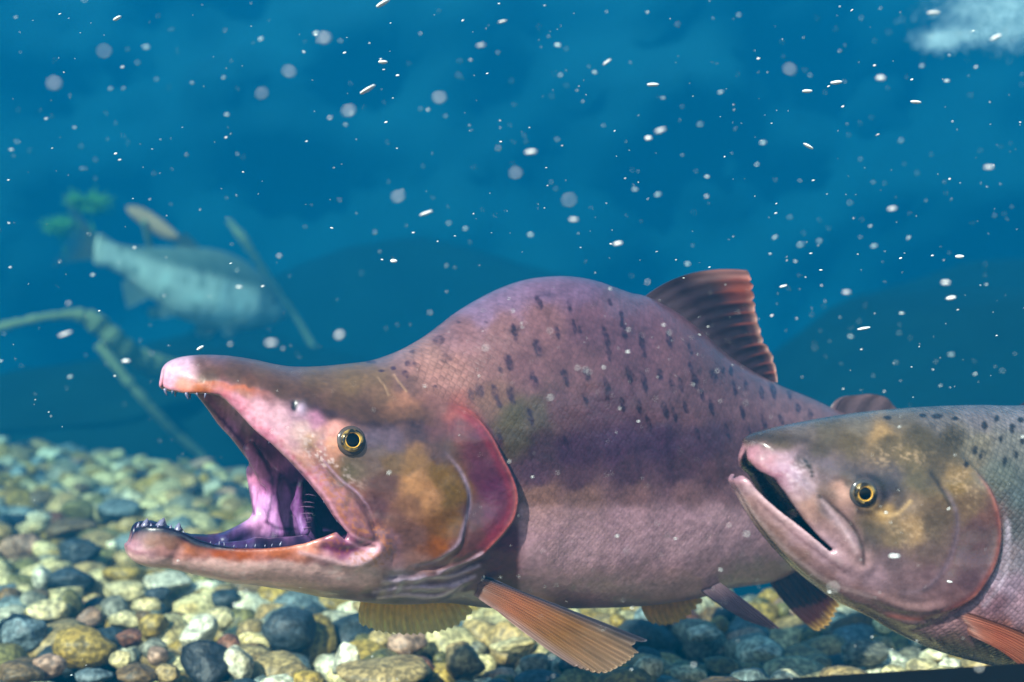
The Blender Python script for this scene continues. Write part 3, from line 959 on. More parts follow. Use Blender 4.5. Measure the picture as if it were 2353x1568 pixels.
D += .0022 * np.exp(-((PX - 806) / 52) ** 2 - ((PY - 1012) / 52) ** 2)
for cvx in ([(1108, 1272), (1060, 1300), (1008, 1316), (960, 1322)], [(1100, 1300), (1050, 1322), (1000, 1328), (940, 1335), (880, 1340)],
            [(1090, 1325), (1040, 1348), (990, 1352), (930, 1352), (860, 1362)], [(1060, 1350), (1000, 1372), (930, 1368), (870, 1375), (820, 1378)]):
    dd = line_dist(spline(cvx, 5), PX, PY)
    D += (.0021 * np.exp(-(dd[0] / 7.5) ** 2) - .0012 * np.exp(-((dd[0] - 12) / 6) ** 2)) * sstep(0, .08, dd[2]) * sstep(1, .93, dd[2])
D += .0011 * np.sin((PX + .45 * PY) / 6.0) * np.exp(-((PX - 905) / 48) ** 2 - ((PY - 1352) / 20) ** 2)
D -= .0016 * np.exp(-(line_dist([(420, 1250), (408, 1275), (388, 1304)], PX, PY)[0] / 9) ** 2)
D -= .0018 * np.exp(-(line_dist(spline([(745, 1258), (790, 1266), (830, 1262), (850, 1252)], 5), PX, PY)[0] / 9) ** 2)
D += .0016 * np.exp(-(line_dist(spline([(700, 1272), (760, 1290), (810, 1298), (850, 1285), (868, 1262)], 5), PX, PY)[0] / 9) ** 2)
D += .0016 * np.exp(-((PX - 683) / 17) ** 2 - ((PY - 936) / 20) ** 2) - .0036 * np.exp(-((PX - 676) / 7) ** 2 - ((PY - 933) / 12) ** 2)
D += .0007 * fbm(PX / 45, PY / 45, 11, 3) + .00022 * fbm(PX / 9, PY / 9, 17, 2)
fs1.D = blur2(D * sstep(.004, .016, fs1.flank), 1)

LU = [(373, 893, .007), (398, 899, .010), (428, 905, .0135), (474, 905, .017), (504, 909, .0195), (520, 920, .021), (550, 949, .024), (588, 991, .0275), (630, 1025, .031), (672, 1067, .034),
      (714, 1113, .0365), (744, 1151, .038), (769, 1193, .039), (800, 1228, .040)]
LL = [(795, 1240, .040), (773, 1220, .038), (740, 1232, .0355), (700, 1245, .033), (651, 1253, .029), (600, 1257, .025), (540, 1257, .020), (490, 1250, .016), (455, 1240, .0135), (430, 1228, .012),
      (411, 1219, .011), (373, 1208, .009), (331, 1206, .006), (303, 1212, .004)]
g_u = np.array([f1.pt(*q) for q in LU]); g_l = np.array([f1.pt(*q) for q in LL])
gape1 = np.vstack([[-.16, g_u[0, 1] - .004], g_u, g_l, [-.16, g_l[-1, 1] + .006]])
pal = g_u.copy(); pal[:, 1] += np.interp(np.arange(len(pal)), [0, 3, 6, 10, 13], [.002, .006, .012, .017, .019])
flo = g_l.copy(); flo[:, 1] -= np.interp(np.arange(len(flo)), [0, 4, 8, 13], [.016, .013, .008, .003])
cx1 = g_u[-1]
throat = np.array([[cx1[0] + .030, cx1[1] + .022], [cx1[0] + .060, cx1[1] + .002], [cx1[0] + .055, cx1[1] - .016], [cx1[0] + .025, cx1[1] - .022]])
cav1 = np.vstack([[-.16, pal[0, 1]], pal, throat, flo, [-.16, flo[-1, 1]]])
def p3(px, py, w):
    u, v = f1.uv(px, py, w)
    return (float(u), float(v), w)
blobs1 = [
    (p3(572, 1032, -.022), p3(612, 1098, -.026), .0026, .0038),
    (p3(582, 1085, -.0375), p3(606, 1206, -.0375), .0034, .0040), (p3(604, 1085, -.037), p3(640, 1222, -.036), .0044, .0048),
    (p3(636, 1085, -.036), p3(672, 1226, -.035), .0040, .0048), (p3(668, 1085, -.035), p3(704, 1226, -.034), .0040, .0048),
    (p3(630, 1100, -.024), p3(622, 1160, -.027), .0018, .0030), (p3(622, 1160, -.027), p3(640, 1222, -.024), .0030, .0030),
    (p3(690, 1120, -.016), p3(684, 1165, -.02), .0018, .0024), (p3(684, 1165, -.02), p3(700, 1222, -.016), .0024, .0024),
    (p3(500, 1258, -.004), p3(590, 1256, -.006), .0020, .0032), (p3(590, 1256, -.006), p3(700, 1250, -.006), .0032, .0040),
    (p3(592, 1202, -.037), p3(520, 1240, -.021), .0034, .0020),
]
V1, Q1 = fs1.solid(.056, gape1, (cav1, .0042, .013, cx1[0] + .075), blobs1)

# ---- pigment, with some highlights and fold shade painted in
aw1 = np.abs(V1[:, 2])
X1, Y1 = f1.proj(V1[:, 0], V1[:, 1], aw1)
skin1 = [
 (375, 850, 222, 196, 210), (395, 838, 218, 196, 212), (385, 880, 226, 176, 192), (425, 828, 205, 180, 196), (440, 850, 214, 186, 196), (420, 882, 210, 150, 130), (470, 885, 184, 118, 84), (460, 835, 134, 108, 110),
 (500, 830, 124, 104, 112), (480, 860, 128, 98, 84), (540, 850, 112, 92, 88), (560, 895, 150, 104, 88), (600, 850, 116, 98, 90), (660, 862, 118, 100, 94), (640, 895, 102, 84, 78), (720, 880, 118, 98, 76), (800, 870, 122, 102, 76),
 (860, 860, 122, 102, 80), (780, 920, 108, 88, 70), (880, 910, 120, 98, 80), (940, 880, 112, 90, 84), (940, 935, 176, 134, 112), (900, 940, 162, 124, 102), (990, 930, 136, 102, 96), (860, 955, 88, 66, 62), (760, 950, 96, 72, 70), (700, 925, 106, 84, 84),
 (520, 900, 204, 146, 152), (545, 925, 212, 156, 172), (580, 960, 216, 166, 182), (600, 935, 216, 176, 186), (640, 985, 212, 176, 184), (650, 960, 204, 172, 180), (610, 1000, 206, 150, 168), (660, 1020, 206, 168, 172), (690, 995, 196, 172, 168), (620, 910, 150, 116, 116),
 (710, 1010, 184, 160, 140), (720, 1050, 190, 150, 136), (760, 1080, 150, 118, 96), (730, 1090, 196, 150, 160), (770, 1140, 186, 140, 146), (810, 1180, 170, 122, 124), (830, 1220, 150, 108, 112), (800, 1140, 148, 110, 98), (840, 1200, 152, 112, 108),
 (690, 950, 176, 146, 160), (730, 960, 172, 130, 150), (760, 990, 206, 160, 150), (765, 1015, 214, 166, 140), (740, 1020, 184, 150, 150), (860, 1010, 122, 108, 118), (900, 1010, 112, 96, 104), (850, 1050, 128, 112, 104), (820, 1070, 132, 120, 104), (800, 1085, 120, 112, 90),
 (960, 990, 84, 66, 68), (1000, 980, 110, 78, 78), (900, 1060, 126, 104, 78), (950, 1060, 150, 118, 80), (960, 1110, 186, 146, 108), (985, 1140, 180, 140, 104), (940, 1160, 146, 112, 88), (880, 1110, 110, 82, 76), (870, 1170, 106, 76, 78), (920, 1200, 124, 92, 80),
 (1010, 1090, 132, 104, 60), (1040, 1130, 120, 94, 48), (1040, 1190, 118, 86, 46), (1010, 1220, 122, 86, 50), (1000, 1260, 142, 90, 52), (950, 1240, 124, 94, 84), (900, 1250, 150, 118, 124), (1020, 1040, 104, 80, 74), (1060, 980, 120, 76, 78), (1050, 950, 148, 94, 88),
 (1100, 1020, 104, 62, 74), (1110, 1080, 98, 56, 76), (1130, 1130, 100, 52, 80), (1140, 1180, 104, 56, 76), (1100, 1230, 100, 66, 64), (1090, 1180, 92, 60, 60), (1060, 1270, 112, 76, 70), (1130, 1220, 110, 62, 74),
 (320, 1235, 138, 116, 116), (305, 1265, 176, 142, 148), (350, 1250, 150, 118, 104), (340, 1290, 204, 172, 176), (390, 1280, 190, 152, 146), (390, 1240, 134, 104, 88), (440, 1265, 178, 122, 92), (440, 1300, 206, 168, 168), (500, 1265, 190, 112, 76), (500, 1300, 206, 168, 162),
 (560, 1270, 194, 116, 78), (570, 1310, 210, 172, 172), (640, 1270, 198, 128, 96), (640, 1315, 206, 166, 170), (700, 1275, 214, 156, 136), (720, 1320, 196, 156, 160), (780, 1300, 232, 196, 200), (830, 1295, 236, 208, 216), (870, 1285, 206, 166, 170), (790, 1262, 150, 92, 122),
 (600, 1340, 186, 150, 148), (700, 1355, 150, 122, 108), (780, 1370, 140, 116, 98), (800, 1340, 176, 138, 134), (860, 1320, 146, 112, 108), (900, 1350, 176, 166, 178), (960, 1340, 176, 164, 180), (1030, 1340, 160, 144, 156), (960, 1300, 158, 124, 112), (1010, 1320, 140, 104, 96), (900, 1385, 120, 98, 84), (1060, 1380, 124, 98, 92), (860, 1375, 128, 108, 98),
 (1180, 1250, 112, 66, 74), (1170, 1300, 108, 66, 68), (1140, 1340, 96, 66, 66),
 (880, 815, 128, 110, 108), (930, 815, 142, 118, 116), (980, 800, 148, 120, 116), (960, 850, 150, 118, 112), (1030, 860, 150, 116, 112), (1020, 780, 140, 112, 116), (1100, 710, 138, 118, 140), (1070, 760, 138, 108, 110), (1160, 680, 132, 112, 134), (1250, 650, 128, 106, 128), (1330, 655, 122, 100, 122), (1430, 690, 120, 98, 112),
 (1150, 760, 134, 104, 104), (1250, 740, 128, 98, 100), (1350, 740, 114, 86, 96), (1450, 760, 118, 88, 98), (1120, 850, 132, 102, 100), (1220, 850, 126, 96, 98), (1330, 850, 122, 92, 96), (1450, 850, 118, 88, 96), (1560, 830, 122, 92, 98), (1650, 880, 120, 92, 96), (1130, 920, 122, 96, 84), (1180, 960, 100, 92, 70),
 (1230, 960, 102, 90, 78), (1300, 940, 116, 88, 94), (1400, 940, 112, 86, 98), (1500, 930, 118, 90, 98), (1600, 940, 118, 90, 96), (1720, 930, 126, 98, 102), (1800, 930, 134, 106, 108), (1880, 960, 140, 112, 112),
 (1190, 1010, 88, 78, 62), (1240, 1030, 84, 64, 74), (1320, 1040, 86, 62, 82), (1420, 1020, 88, 64, 86), (1520, 1020, 86, 62, 84), (1620, 1020, 92, 68, 84), (1720, 1020, 108, 80, 88), (1850, 1040, 118, 90, 94), (2000, 1050, 122, 94, 98), (2120, 1070, 122, 96, 98),
 (1230, 1090, 94, 70, 84), (1330, 1100, 96, 72, 82), (1450, 1090, 94, 70, 84), (1560, 1090, 94, 70, 82), (1650, 1090, 104, 78, 84), (1240, 1140, 140, 112, 102), (1340, 1145, 136, 110, 102), (1460, 1140, 136, 108, 108), (1580, 1140, 138, 110, 112), (1680, 1140, 138, 110, 114),
 (1230, 1190, 172, 142, 132), (1330, 1195, 168, 142, 140), (1450, 1195, 172, 144, 152), (1560, 1190, 176, 148, 158), (1660, 1190, 176, 150, 158), (1760, 1190, 160, 132, 138), (1230, 1260, 188, 158, 162), (1340, 1260, 192, 164, 174), (1460, 1260, 196, 168, 180), (1570, 1250, 198, 172, 182), (1680, 1250, 188, 160, 170),
 (1250, 1330, 168, 136, 138), (1350, 1340, 174, 138, 144), (1450, 1340, 176, 142, 148), (1560, 1330, 190, 156, 164), (1680, 1310, 190, 160, 166), (1300, 1385, 136, 100, 98), (1450, 1385, 138, 102, 100), (1560, 1370, 168, 132, 132), (1800, 1270, 170, 138, 140), (1900, 1200, 156, 126, 130), (2050, 1140, 148, 118, 122)]
c1 = idw(skin1, X1 + 16 * fbm(X1 / 30, Y1 / 30, 201, 3), Y1 + 16 * fbm(X1 / 30, Y1 / 30, 207, 3), 15.0, 2.5)
def vivid(c, gain=0.55, p=1.16, sat=1.28):
    c = np.clip(c, 1e-4, 1)
    l = (c @ np.array([.3, .6, .1]))[:, None]
    c = np.clip(l + (c - l) * sat, 1e-4, 1) * np.array([1.17, .94, .96])
    return np.clip(gain * c * (np.clip(l, 1e-4, 1) / .2) ** (p - 1), .002, .9)
def paint(c, m, rgb):
    m = np.clip(m, 0, 1)[:, None]
    return c * (1 - m) + lin(rgb) * m
def band(curve, wpx, X, Y, n=6):
    d_, s_, p_ = line_dist(spline(curve, n), X, Y)
    return d_, s_, p_
wx = 14 * fbm(X1 / 22, Y1 / 22, 221, 3)
CAP1 = spline([(432, 846), (450, 872), (500, 880), (560, 888), (610, 902), (655, 915), (700, 928), (760, 950), (820, 968), (880, 975), (950, 968), (1010, 985)], 6)
d_, s_, p_ = line_dist(CAP1, X1, Y1)
sgn = np.where(s_ < 0, d_, -d_) + .7 * wx            # above the line: dark olive crown
crown = sstep(-9, 9, sgn) * sstep(70, 20, sgn) * sstep(425, 470, X1) * sstep(1040, 960, X1)
c1 = paint(c1, crown * .75, (92, 70, 54))
c1 = paint(c1, sstep(4, -4, sgn) * sstep(-26, -6, sgn) * sstep(440, 470, X1) * sstep(640, 560, X1) * .7, (188, 112, 80))
c1 = paint(c1, np.exp(-((sgn + 2) / 9) ** 2) * sstep(660, 720, X1) * sstep(1000, 940, X1) * .55, (48, 34, 40))
bel = sstep(-26, 30, Y1 - 1172 - 22 * fbm(X1 / 70, Y1 / 30, 225, 3) + .012 * (X1 - 1400)) * sstep(1186, 1200, X1) * sstep(1392, 1350, Y1)
c1 = paint(c1, bel * .55, (206, 178, 186))
rid1 = sstep(.0, .25, fbm(X1 / 26, Y1 / 5.5, 227, 2)) * bel
c1 = paint(c1, rid1 * .25, (176, 146, 160))
d_, s_, p_ = line_dist(OP1, X1, Y1)
c1 = paint(c1, np.where(s_ > 0, np.exp(-(d_ / 4.5) ** 2), np.exp(-(d_ / 2.5) ** 2)) * .8 * sstep(.04, .16, p_) * sstep(.98, .8, p_), (204, 120, 116))
c1 = paint(c1, np.where(s_ > 0, np.exp(-((d_ - 14) / 9.0) ** 2), 0) * .45 * sstep(.04, .16, p_) * sstep(.9, .7, p_), (150, 52, 70))
d_, s_, p_ = line_dist(PRE1, X1, Y1)
c1 = paint(c1, np.exp(-(d_ / 4.5) ** 2) * .75 * sstep(.05, .3, p_) * sstep(1, .9, p_), (186, 170, 186))  # pale highlight painted along the gill plate ridge
d_, s_, p_ = line_dist(MAXT1, X1, Y1)
c1 = paint(c1, np.exp(-(d_ / 4.0) ** 2) * .6 * sstep(.0, .25, p_), (82, 58, 66))
c1 = paint(c1, np.exp(-((d_ - 6) / 3.0) ** 2) * (s_ < 0) * .6 * sstep(.15, .3, p_) * sstep(.85, .6, p_), (196, 180, 206))
d_, s_, p_ = line_dist(LIPU1, X1, Y1)
c1 = paint(c1, np.exp(-((d_ - 3) / 4.0) ** 2) * .65 * sstep(.30, .45, p_) * (0.6 + 1.2 * noise2(X1 / 7, Y1 / 7, 3)), (60, 40, 74))
for cvx in ([(1108, 1272), (1060, 1300), (1008, 1316)], [(1100, 1300), (1050, 1322), (1000, 1328), (940, 1335), (880, 1340)], [(1090, 1325), (1040, 1348), (990, 1352), (930, 1352), (860, 1362)], [(1060, 1350), (1000, 1372), (930, 1368), (870, 1375)]):
    d_ = line_dist(spline(cvx, 5), X1, Y1)[0]
    c1 = paint(c1, np.exp(-(d_ / 5) ** 2) * .7, (206, 198, 214))
    c1 = paint(c1, np.exp(-((d_ - 11) / 4) ** 2) * .35, (78, 56, 62))
d_ = line_dist(spline([(745, 1256), (790, 1264), (835, 1260)], 5), X1, Y1)[0]
c1 = paint(c1, np.exp(-(d_ / 7) ** 2) * .8, (138, 76, 112))
d_ = line_dist(spline([(690, 1270), (760, 1288), (810, 1298), (850, 1286), (868, 1262)], 5), X1, Y1)[0]
c1 = paint(c1, np.exp(-(d_ / 6) ** 2) * .7, (226, 200, 204))
d_, s_, p_ = line_dist(LIPU1, X1, Y1)
brz = np.exp(-((d_ - 30) / 22) ** 2) * sstep(.42, .6, p_) * sstep(-.05, .25, fbm(X1 / 6, Y1 / 6, 33, 2))
c1 = paint(c1, brz * .6, (196, 138, 92))
c1 = paint(c1, np.exp(-((d_ - 9) / 4) ** 2) * sstep(.25, .4, p_) * .6, (222, 178, 196))
jl = sstep(-6, 10, Y1 - np.interp(X1, [290, 400, 460, 560, 680, 780, 880], [1270, 1288, 1284, 1288, 1290, 1300, 1300]) + .6 * wx) * sstep(900, 820, X1) * sstep(1362, 1340, Y1) * sstep(1200, 1230, Y1)
c1 = paint(c1, jl * .9, (250, 222, 214))  # pale pink underside, painted brighter still to offset its shade
# dark gum line and pores
d_ = line_dist(spline([(303, 1214), (331, 1209), (373, 1211), (411, 1222), (455, 1244), (520, 1252), (600, 1252), (660, 1248)], 6), X1, Y1)[0]
c1 = paint(c1, np.exp(-((d_ + 2) / 17) ** 2) * sstep(700, 480, X1 + 30) + np.exp(-((d_ + 2) / 12) ** 2) * .8, (30, 24, 52))
for k in range(26):
    t = k / 25
    q = LIPU1[int((.02 + .55 * t) * (len(LIPU1) - 1))]
    ox, oy = q[0] + 10 + 8 * math.sin(k * 2.1), q[1] - 8 + 6 * math.cos(k * 1.7)
    c1 = paint(c1, np.exp(-((X1 - ox) / 5) ** 2 - ((Y1 - oy) / 4) ** 2) * .45, (178, 86, 110))
d_ = np.hypot((X1 - 676) / 7, (Y1 - 934) / 11)
c1 = paint(c1, np.clip(1.6 * np.exp(-d_ ** 2), 0, 1), (16, 14, 22))
d_ = np.hypot((X1 - 693) / 10, (Y1 - 938) / 14)
c1 = paint(c1, np.exp(-d_ ** 2) * .8, (206, 194, 212))
for cvx in ([(868, 868), (884, 888), (893, 908)], [(905, 862), (922, 885), (934, 900)], [(700, 1010), (716, 1022), (735, 1036)]):
    d_ = line_dist(spline(cvx, 5), X1, Y1)[0]
    c1 = paint(c1, np.exp(-(d_ / 2.2) ** 2) * .5, (196, 170, 140))
# wet silvery sparkle painted into the skin below the eye
fl = sstep(.12, .34, fbm(X1 / 9, Y1 / 6, 31, 2)) * np.exp(-((X1 - 735 - .9 * (Y1 - 1040)) / 34) ** 2 - ((Y1 - 1050) / 60) ** 2)
c1 = paint(c1, fl * .8, (230, 218, 214))
# spots and bars on the back: given as x, y, half width, half height in a close-up of the flank
spots = [(430, 435, 28, 20), (910, 255, 14, 34), (795, 400, 12, 44), (905, 475, 18, 44), (1000, 400, 11, 34), (465, 525, 26, 22), (290, 550, 26, 16), (150, 583, 11, 7), (205, 572, 10, 6), (270, 600, 14, 18), (765, 540, 20, 40), (728, 578, 11, 14), (410, 660, 10, 8),
 (885, 625, 18, 44), (625, 680, 22, 32), (585, 700, 16, 28), (700, 690, 14, 40), (780, 705, 18, 44), (720, 745, 13, 20), (870, 805, 13, 44), (720, 900, 11, 46), (1040, 925, 8, 34), (1035, 600, 15, 28), (1050, 645, 10, 22), (1145, 600, 16, 32), (1240, 660, 13, 40), (1240, 715, 10, 28),
 (1350, 605, 14, 44), (1420, 640, 12, 48), (1410, 460, 12, 60), (1235, 420, 13, 58), (1250, 500, 10, 34), (1320, 380, 13, 50), (1060, 270, 9, 30), (1540, 430, 14, 45), (1495, 600, 13, 30), (1550, 640, 10, 22), (1595, 650, 10, 34), (1645, 570, 8, 28), (1665, 635, 16, 34), (1755, 610, 17, 30), (1800, 580, 8, 25), (1840, 585, 9, 25),
 (1855, 670, 9, 40), (1910, 650, 10, 30), (1985, 690, 10, 34), (2040, 680, 12, 44), (1140, 720, 10, 24), (1315, 745, 10, 40), (1395, 760, 12, 40), (1520, 770, 12, 40), (1565, 800, 10, 40), (1440, 840, 9, 40), (1745, 760, 10, 40), (1895, 785, 10, 34), (1995, 830, 10, 40), (1820, 880, 9, 40), (1680, 890, 9, 30), (1080, 370, 10, 34), (1110, 390, 8, 24),
 (2160, 760, 10, 24), (2220, 790, 10, 26), (1310, 320, 9, 30), (1255, 250, 8, 20), (100, 540, 20, 6), (655, 345, 7, 5), (525, 350, 8, 5), (300, 490, 12, 6), (1640, 480, 8, 30), (1700, 700, 8, 30), (1620, 760, 8, 30), (2080, 820, 8, 24), (1930, 880, 8, 24), (2120, 700, 8, 20)]
wob = 5 * noise2(X1 / 9, Y1 / 9, 40); wob2 = 6 * noise2(X1 / 8, Y1 / 11, 41)
rag = 0.55 + 1.1 * fbm(X1 / 7, Y1 / 7, 42, 2)
for (zx, zy, a, b) in spots:
    sx, sy = 804.3 + .4763 * zx, 574.5 + .4763 * zy
    a, b = a * .4763, b * .4763
    q = ((X1 + wob - sx - .22 * (Y1 - sy)) / (a + 1)) ** 2 + ((Y1 + wob2 - sy) / (b + 1)) ** 2
    c1 = paint(c1, sstep(1.5, .45, q) * np.clip(rag + .25, 0, 1) * .85, (58, 38, 58))
bars = sstep(.12, .36, fbm(X1 / 24, Y1 / 130, 47, 2)) * np.exp(-((Y1 - 1060) / 70) ** 2) * sstep(1190, 1240, X1)
c1 = paint(c1, bars * .35, (62, 44, 66))
c1 *= (1 + .18 * fbm(X1 / 60, Y1 / 40, 51, 3) + .26 * fbm(X1 / 10, Y1 / 7, 53, 2))[:, None]
# lining of the mouth
dcav = poly_sdf(cav1, V1[:, 0], V1[:, 1])
Wv = fs1.lookup(fs1.W, V1[:, 0], V1[:, 1])
flank_v = fs1.lookup(fs1.flank + fs1.D, V1[:, 0], V1[:, 1])
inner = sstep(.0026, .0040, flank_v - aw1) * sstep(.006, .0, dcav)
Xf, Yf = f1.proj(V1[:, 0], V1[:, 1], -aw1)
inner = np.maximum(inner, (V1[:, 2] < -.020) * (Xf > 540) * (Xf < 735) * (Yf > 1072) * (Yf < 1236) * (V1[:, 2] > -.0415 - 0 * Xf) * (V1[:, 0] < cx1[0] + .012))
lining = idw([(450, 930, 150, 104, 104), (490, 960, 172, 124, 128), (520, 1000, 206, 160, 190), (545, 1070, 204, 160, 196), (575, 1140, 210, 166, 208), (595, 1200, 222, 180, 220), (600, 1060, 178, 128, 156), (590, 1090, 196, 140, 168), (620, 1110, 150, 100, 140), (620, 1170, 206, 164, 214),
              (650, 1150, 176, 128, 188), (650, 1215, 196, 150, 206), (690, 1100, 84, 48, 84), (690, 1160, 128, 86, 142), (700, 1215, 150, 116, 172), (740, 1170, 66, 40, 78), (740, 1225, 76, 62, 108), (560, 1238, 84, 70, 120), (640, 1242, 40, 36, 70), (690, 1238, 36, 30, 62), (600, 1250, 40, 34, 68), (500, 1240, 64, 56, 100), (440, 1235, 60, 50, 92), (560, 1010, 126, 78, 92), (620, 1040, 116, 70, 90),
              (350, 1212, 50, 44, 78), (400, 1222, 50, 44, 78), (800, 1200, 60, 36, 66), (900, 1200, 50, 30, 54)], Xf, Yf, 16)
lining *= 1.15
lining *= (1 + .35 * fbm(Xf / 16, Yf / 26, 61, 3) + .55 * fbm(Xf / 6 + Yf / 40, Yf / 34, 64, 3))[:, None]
for cvx in ([(596, 1040), (622, 1090), (626, 1140), (612, 1196)], [(652, 1090), (672, 1140), (664, 1226)], [(540, 1040), (566, 1110), (584, 1180)], [(470, 925), (520, 975), (560, 1020)], [(612, 1200), (640, 1214), (680, 1216)]):  # dark lines painted as crease shade between the mouth folds
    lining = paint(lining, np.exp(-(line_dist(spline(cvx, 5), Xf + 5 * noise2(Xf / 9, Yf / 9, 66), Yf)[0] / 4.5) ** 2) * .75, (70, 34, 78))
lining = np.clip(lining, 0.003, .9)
near_in = (V1[:, 2] > 0)[:, None]
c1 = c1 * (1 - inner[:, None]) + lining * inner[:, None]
d_ = line_dist(spline([(540, 1246), (600, 1250), (680, 1238), (740, 1218), (772, 1200)], 5), X1, Y1)[0]
c1 = paint(c1, np.exp(-((d_ - 2) / 5.0) ** 2) * inner * .0, (30, 24, 54))
sc1 = (1 - inner) * sstep(-14, 10, np.where(line_dist(OP1, X1, Y1)[1] > 0, -line_dist(OP1, X1, Y1)[0], line_dist(OP1, X1, Y1)[0])) * sstep(-10, 30, X1 - 905 - .75 * np.maximum(0, Y1 - 830)) * sstep(.4, 1, .9 + 0 * X1)
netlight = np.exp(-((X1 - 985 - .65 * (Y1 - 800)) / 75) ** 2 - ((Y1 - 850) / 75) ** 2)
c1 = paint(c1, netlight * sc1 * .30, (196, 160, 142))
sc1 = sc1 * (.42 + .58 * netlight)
M_SKIN1 = skin_material("salmon_skin", 2.4, .32, .26)
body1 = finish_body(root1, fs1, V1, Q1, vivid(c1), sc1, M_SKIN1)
eye(root1, fs1, 808, 1013, 31, (186, 146, 74), (74, 60, 54))

# teeth
def tooth_mesh():
    Vt, Ft = tube([(0, 0, 0), (.02, 0, .35), (.10, 0, .7), (.22, 0, 1.0)], [.30, .26, .16, .03], 8)
    return mesh_py("tooth", Vt, Ft, M_TOOTH)
TOOTH = tooth_mesh()
def tooth(px, py, w, length, down=True, lean=0.0, fat=1.0):
    u, v = f1.uv(px, py, w)
    o = link("tooth", TOOTH, root1, loc3(float(u), float(v), w))
    length = length * (.50 + .25 * random.random())
    lean += random.uniform(-.35, .35)
    o.scale = (length * fat, length * fat, -length if down else length)
    o.rotation_euler = (0, lean, 0)
for (px, py, w, l, fat) in [(379, 893, .007, .0046, .8), (397, 898, .010, .0030, .9), (428, 902, .0135, .0052, .75), (452, 903, .0155, .0030, .9), (474, 902, .017, .0042, .8), (404, 897, -.008, .004, .8), (436, 905, -.010, .0045, .8)]:
    tooth(px, py, w, l, True, 0.1, fat)
for (px, py, w, l, fat) in [(318, 1214, .003, .0046, 1.3), (334, 1212, .006, .0056, 1.9), (350, 1216, .008, .0042, 1.4), (368, 1213, .008, .0058, 1.9), (362, 1224, .010, .0044, 1.3), (392, 1222, .010, .0040, 1.3), (410, 1222, .011, .0062, 2.0), (425, 1230, .012, .0036, 1.3), (340, 1208, -.004, .005, 1.2), (378, 1208, -.006, .005, 1.2)]:
    tooth(px, py, w, l, False, -0.35, fat)
for k in range(9):
    q = np.array(LL)[:, :2]
    px = 478 + 21 * k + random.uniform(-6, 6); py = np.interp(px, q[::-1, 0], q[::-1, 1]) + 1; w = np.interp(px, q[::-1, 0], np.array(LL)[::-1, 2]) - .002
    tooth(px, py, w, .0017 + .0012 * ((k * 7) % 3) / 2, False, -0.2, .9)
for k in range(14):
    q = np.array(LU); t = 5 + k * .55
    px, py, w = [np.interp(t, np.arange(len(q)), q[:, j]) for j in range(3)]
    tooth(px, py - 3, w - .002, .0012 + .0006 * (k % 2), True, 0.15, .9)
# gill rakers deep in the throat
M_RAKER = plain("gill_raker_pale", (150, 108, 146), .4)
Vr, Fr = tube([(0, 0, 0), (-.35, 0, .03), (-.7, 0, .02), (-1, 0, -.08)], [.06, .055, .04, .012], 6)
RAKER = mesh_py("gill_raker", Vr, Fr, M_RAKER)
for k in range(7):
    px, py = 726 - 2.0 * k + random.uniform(-2, 2), 1142 + 12 * k + random.uniform(-3, 3)
    u, v = f1.uv(px, py, -.015)
    o = link("gill_raker", RAKER, root1, loc3(float(u), float(v), -.015))
    L_ = (.0085 - .0004 * abs(k - 3)) * random.uniform(.7, 1.15); o.scale = (L_, L_ * .6, L_ * .6); o.rotation_euler = (0, 0.25 - .05 * k, 0.3)

# ---- fins of the gaping salmon
def P(px, py, w=0.0, fr=f1):
    u, v = fr.uv(px, py, w)
    return (float(u), float(v), w)
def on_flank(shape, px, py, sink=.002):
    u, v, w = [float(q[0]) for q in shape.surf(px, py)]
    return (u, v, w - sink)
dors = ramp2([(0, (112, 84, 92)), (.35, (70, 44, 54)), (.80, (58, 38, 48)), (.92, (112, 66, 66)), (1, (238, 176, 156))])  # bright last stop paints the glow of the rear edge
def dorsal_color(Sg, Tg):
    c = dors(Tg)
    k = (np.exp(-(Sg / .10) ** 2) * sstep(.35, .9, Tg))[..., None]
    c = c * (1 - .85 * k) + lin((232, 168, 158)) * .85 * k
    k = (np.exp(-((Sg - .16) / .10) ** 2) * sstep(.6, .95, Tg))[..., None]
    c = c * (1 - .7 * k) + lin((222, 104, 72)) * .7 * k
    rr = (sstep(.6, .95, np.cos(2 * math.pi * 11 * Sg)) * sstep(.30, .8, Tg))[..., None]
    rr = rr * (sstep(.35, .95, Tg) * (.25 + .75 * sstep(-.2, .3, noise2(Sg * 9, Tg * 2 + 3, 6))))[..., None]
    return c * (1 - .45 * rr) + lin((206, 96, 70)) * .45 * rr
fin(root1, "dorsal_fin", [P(1474, 690), P(1540, 728), P(1594, 772), P(1669, 838), P(1762, 886)], [P(1570, 604), P(1610, 680), P(1660, 760), P(1700, 820), P(1765, 872)],
    [P(1722, 622, .004), P(1733, 665, .002), P(1737, 715), P(1748, 758), P(1757, 785), P(1778, 822), P(1788, 880, .004)], 160, 44, dorsal_color, 11, .0016, .0002, .06, .05, seed=2, stripes=.07)
adip = fin(root1, "adipose_fin", [P(1912, 948), P(1950, 962), P(1990, 980), P(2030, 995)], [P(1920, 905), P(1975, 912), P(2030, 920), P(2075, 950)], [P(1970, 910), P(2000, 906), P(2035, 915), P(2062, 945)], 40, 24,
           lambda s, t: ramp2([(0, (122, 92, 98)), (1, (146, 108, 108))])(t), 3, .006, .0002, .0, .0, seed=4)
dark_fin = lambda s, t: ramp2([(0, (150, 112, 116)), (.3, (86, 62, 76)), (.8, (70, 48, 60)), (1, (140, 96, 70))])(t)
u0, v0 = T1[-1]; u9, v9 = B1[0]
cu = end_u + .020
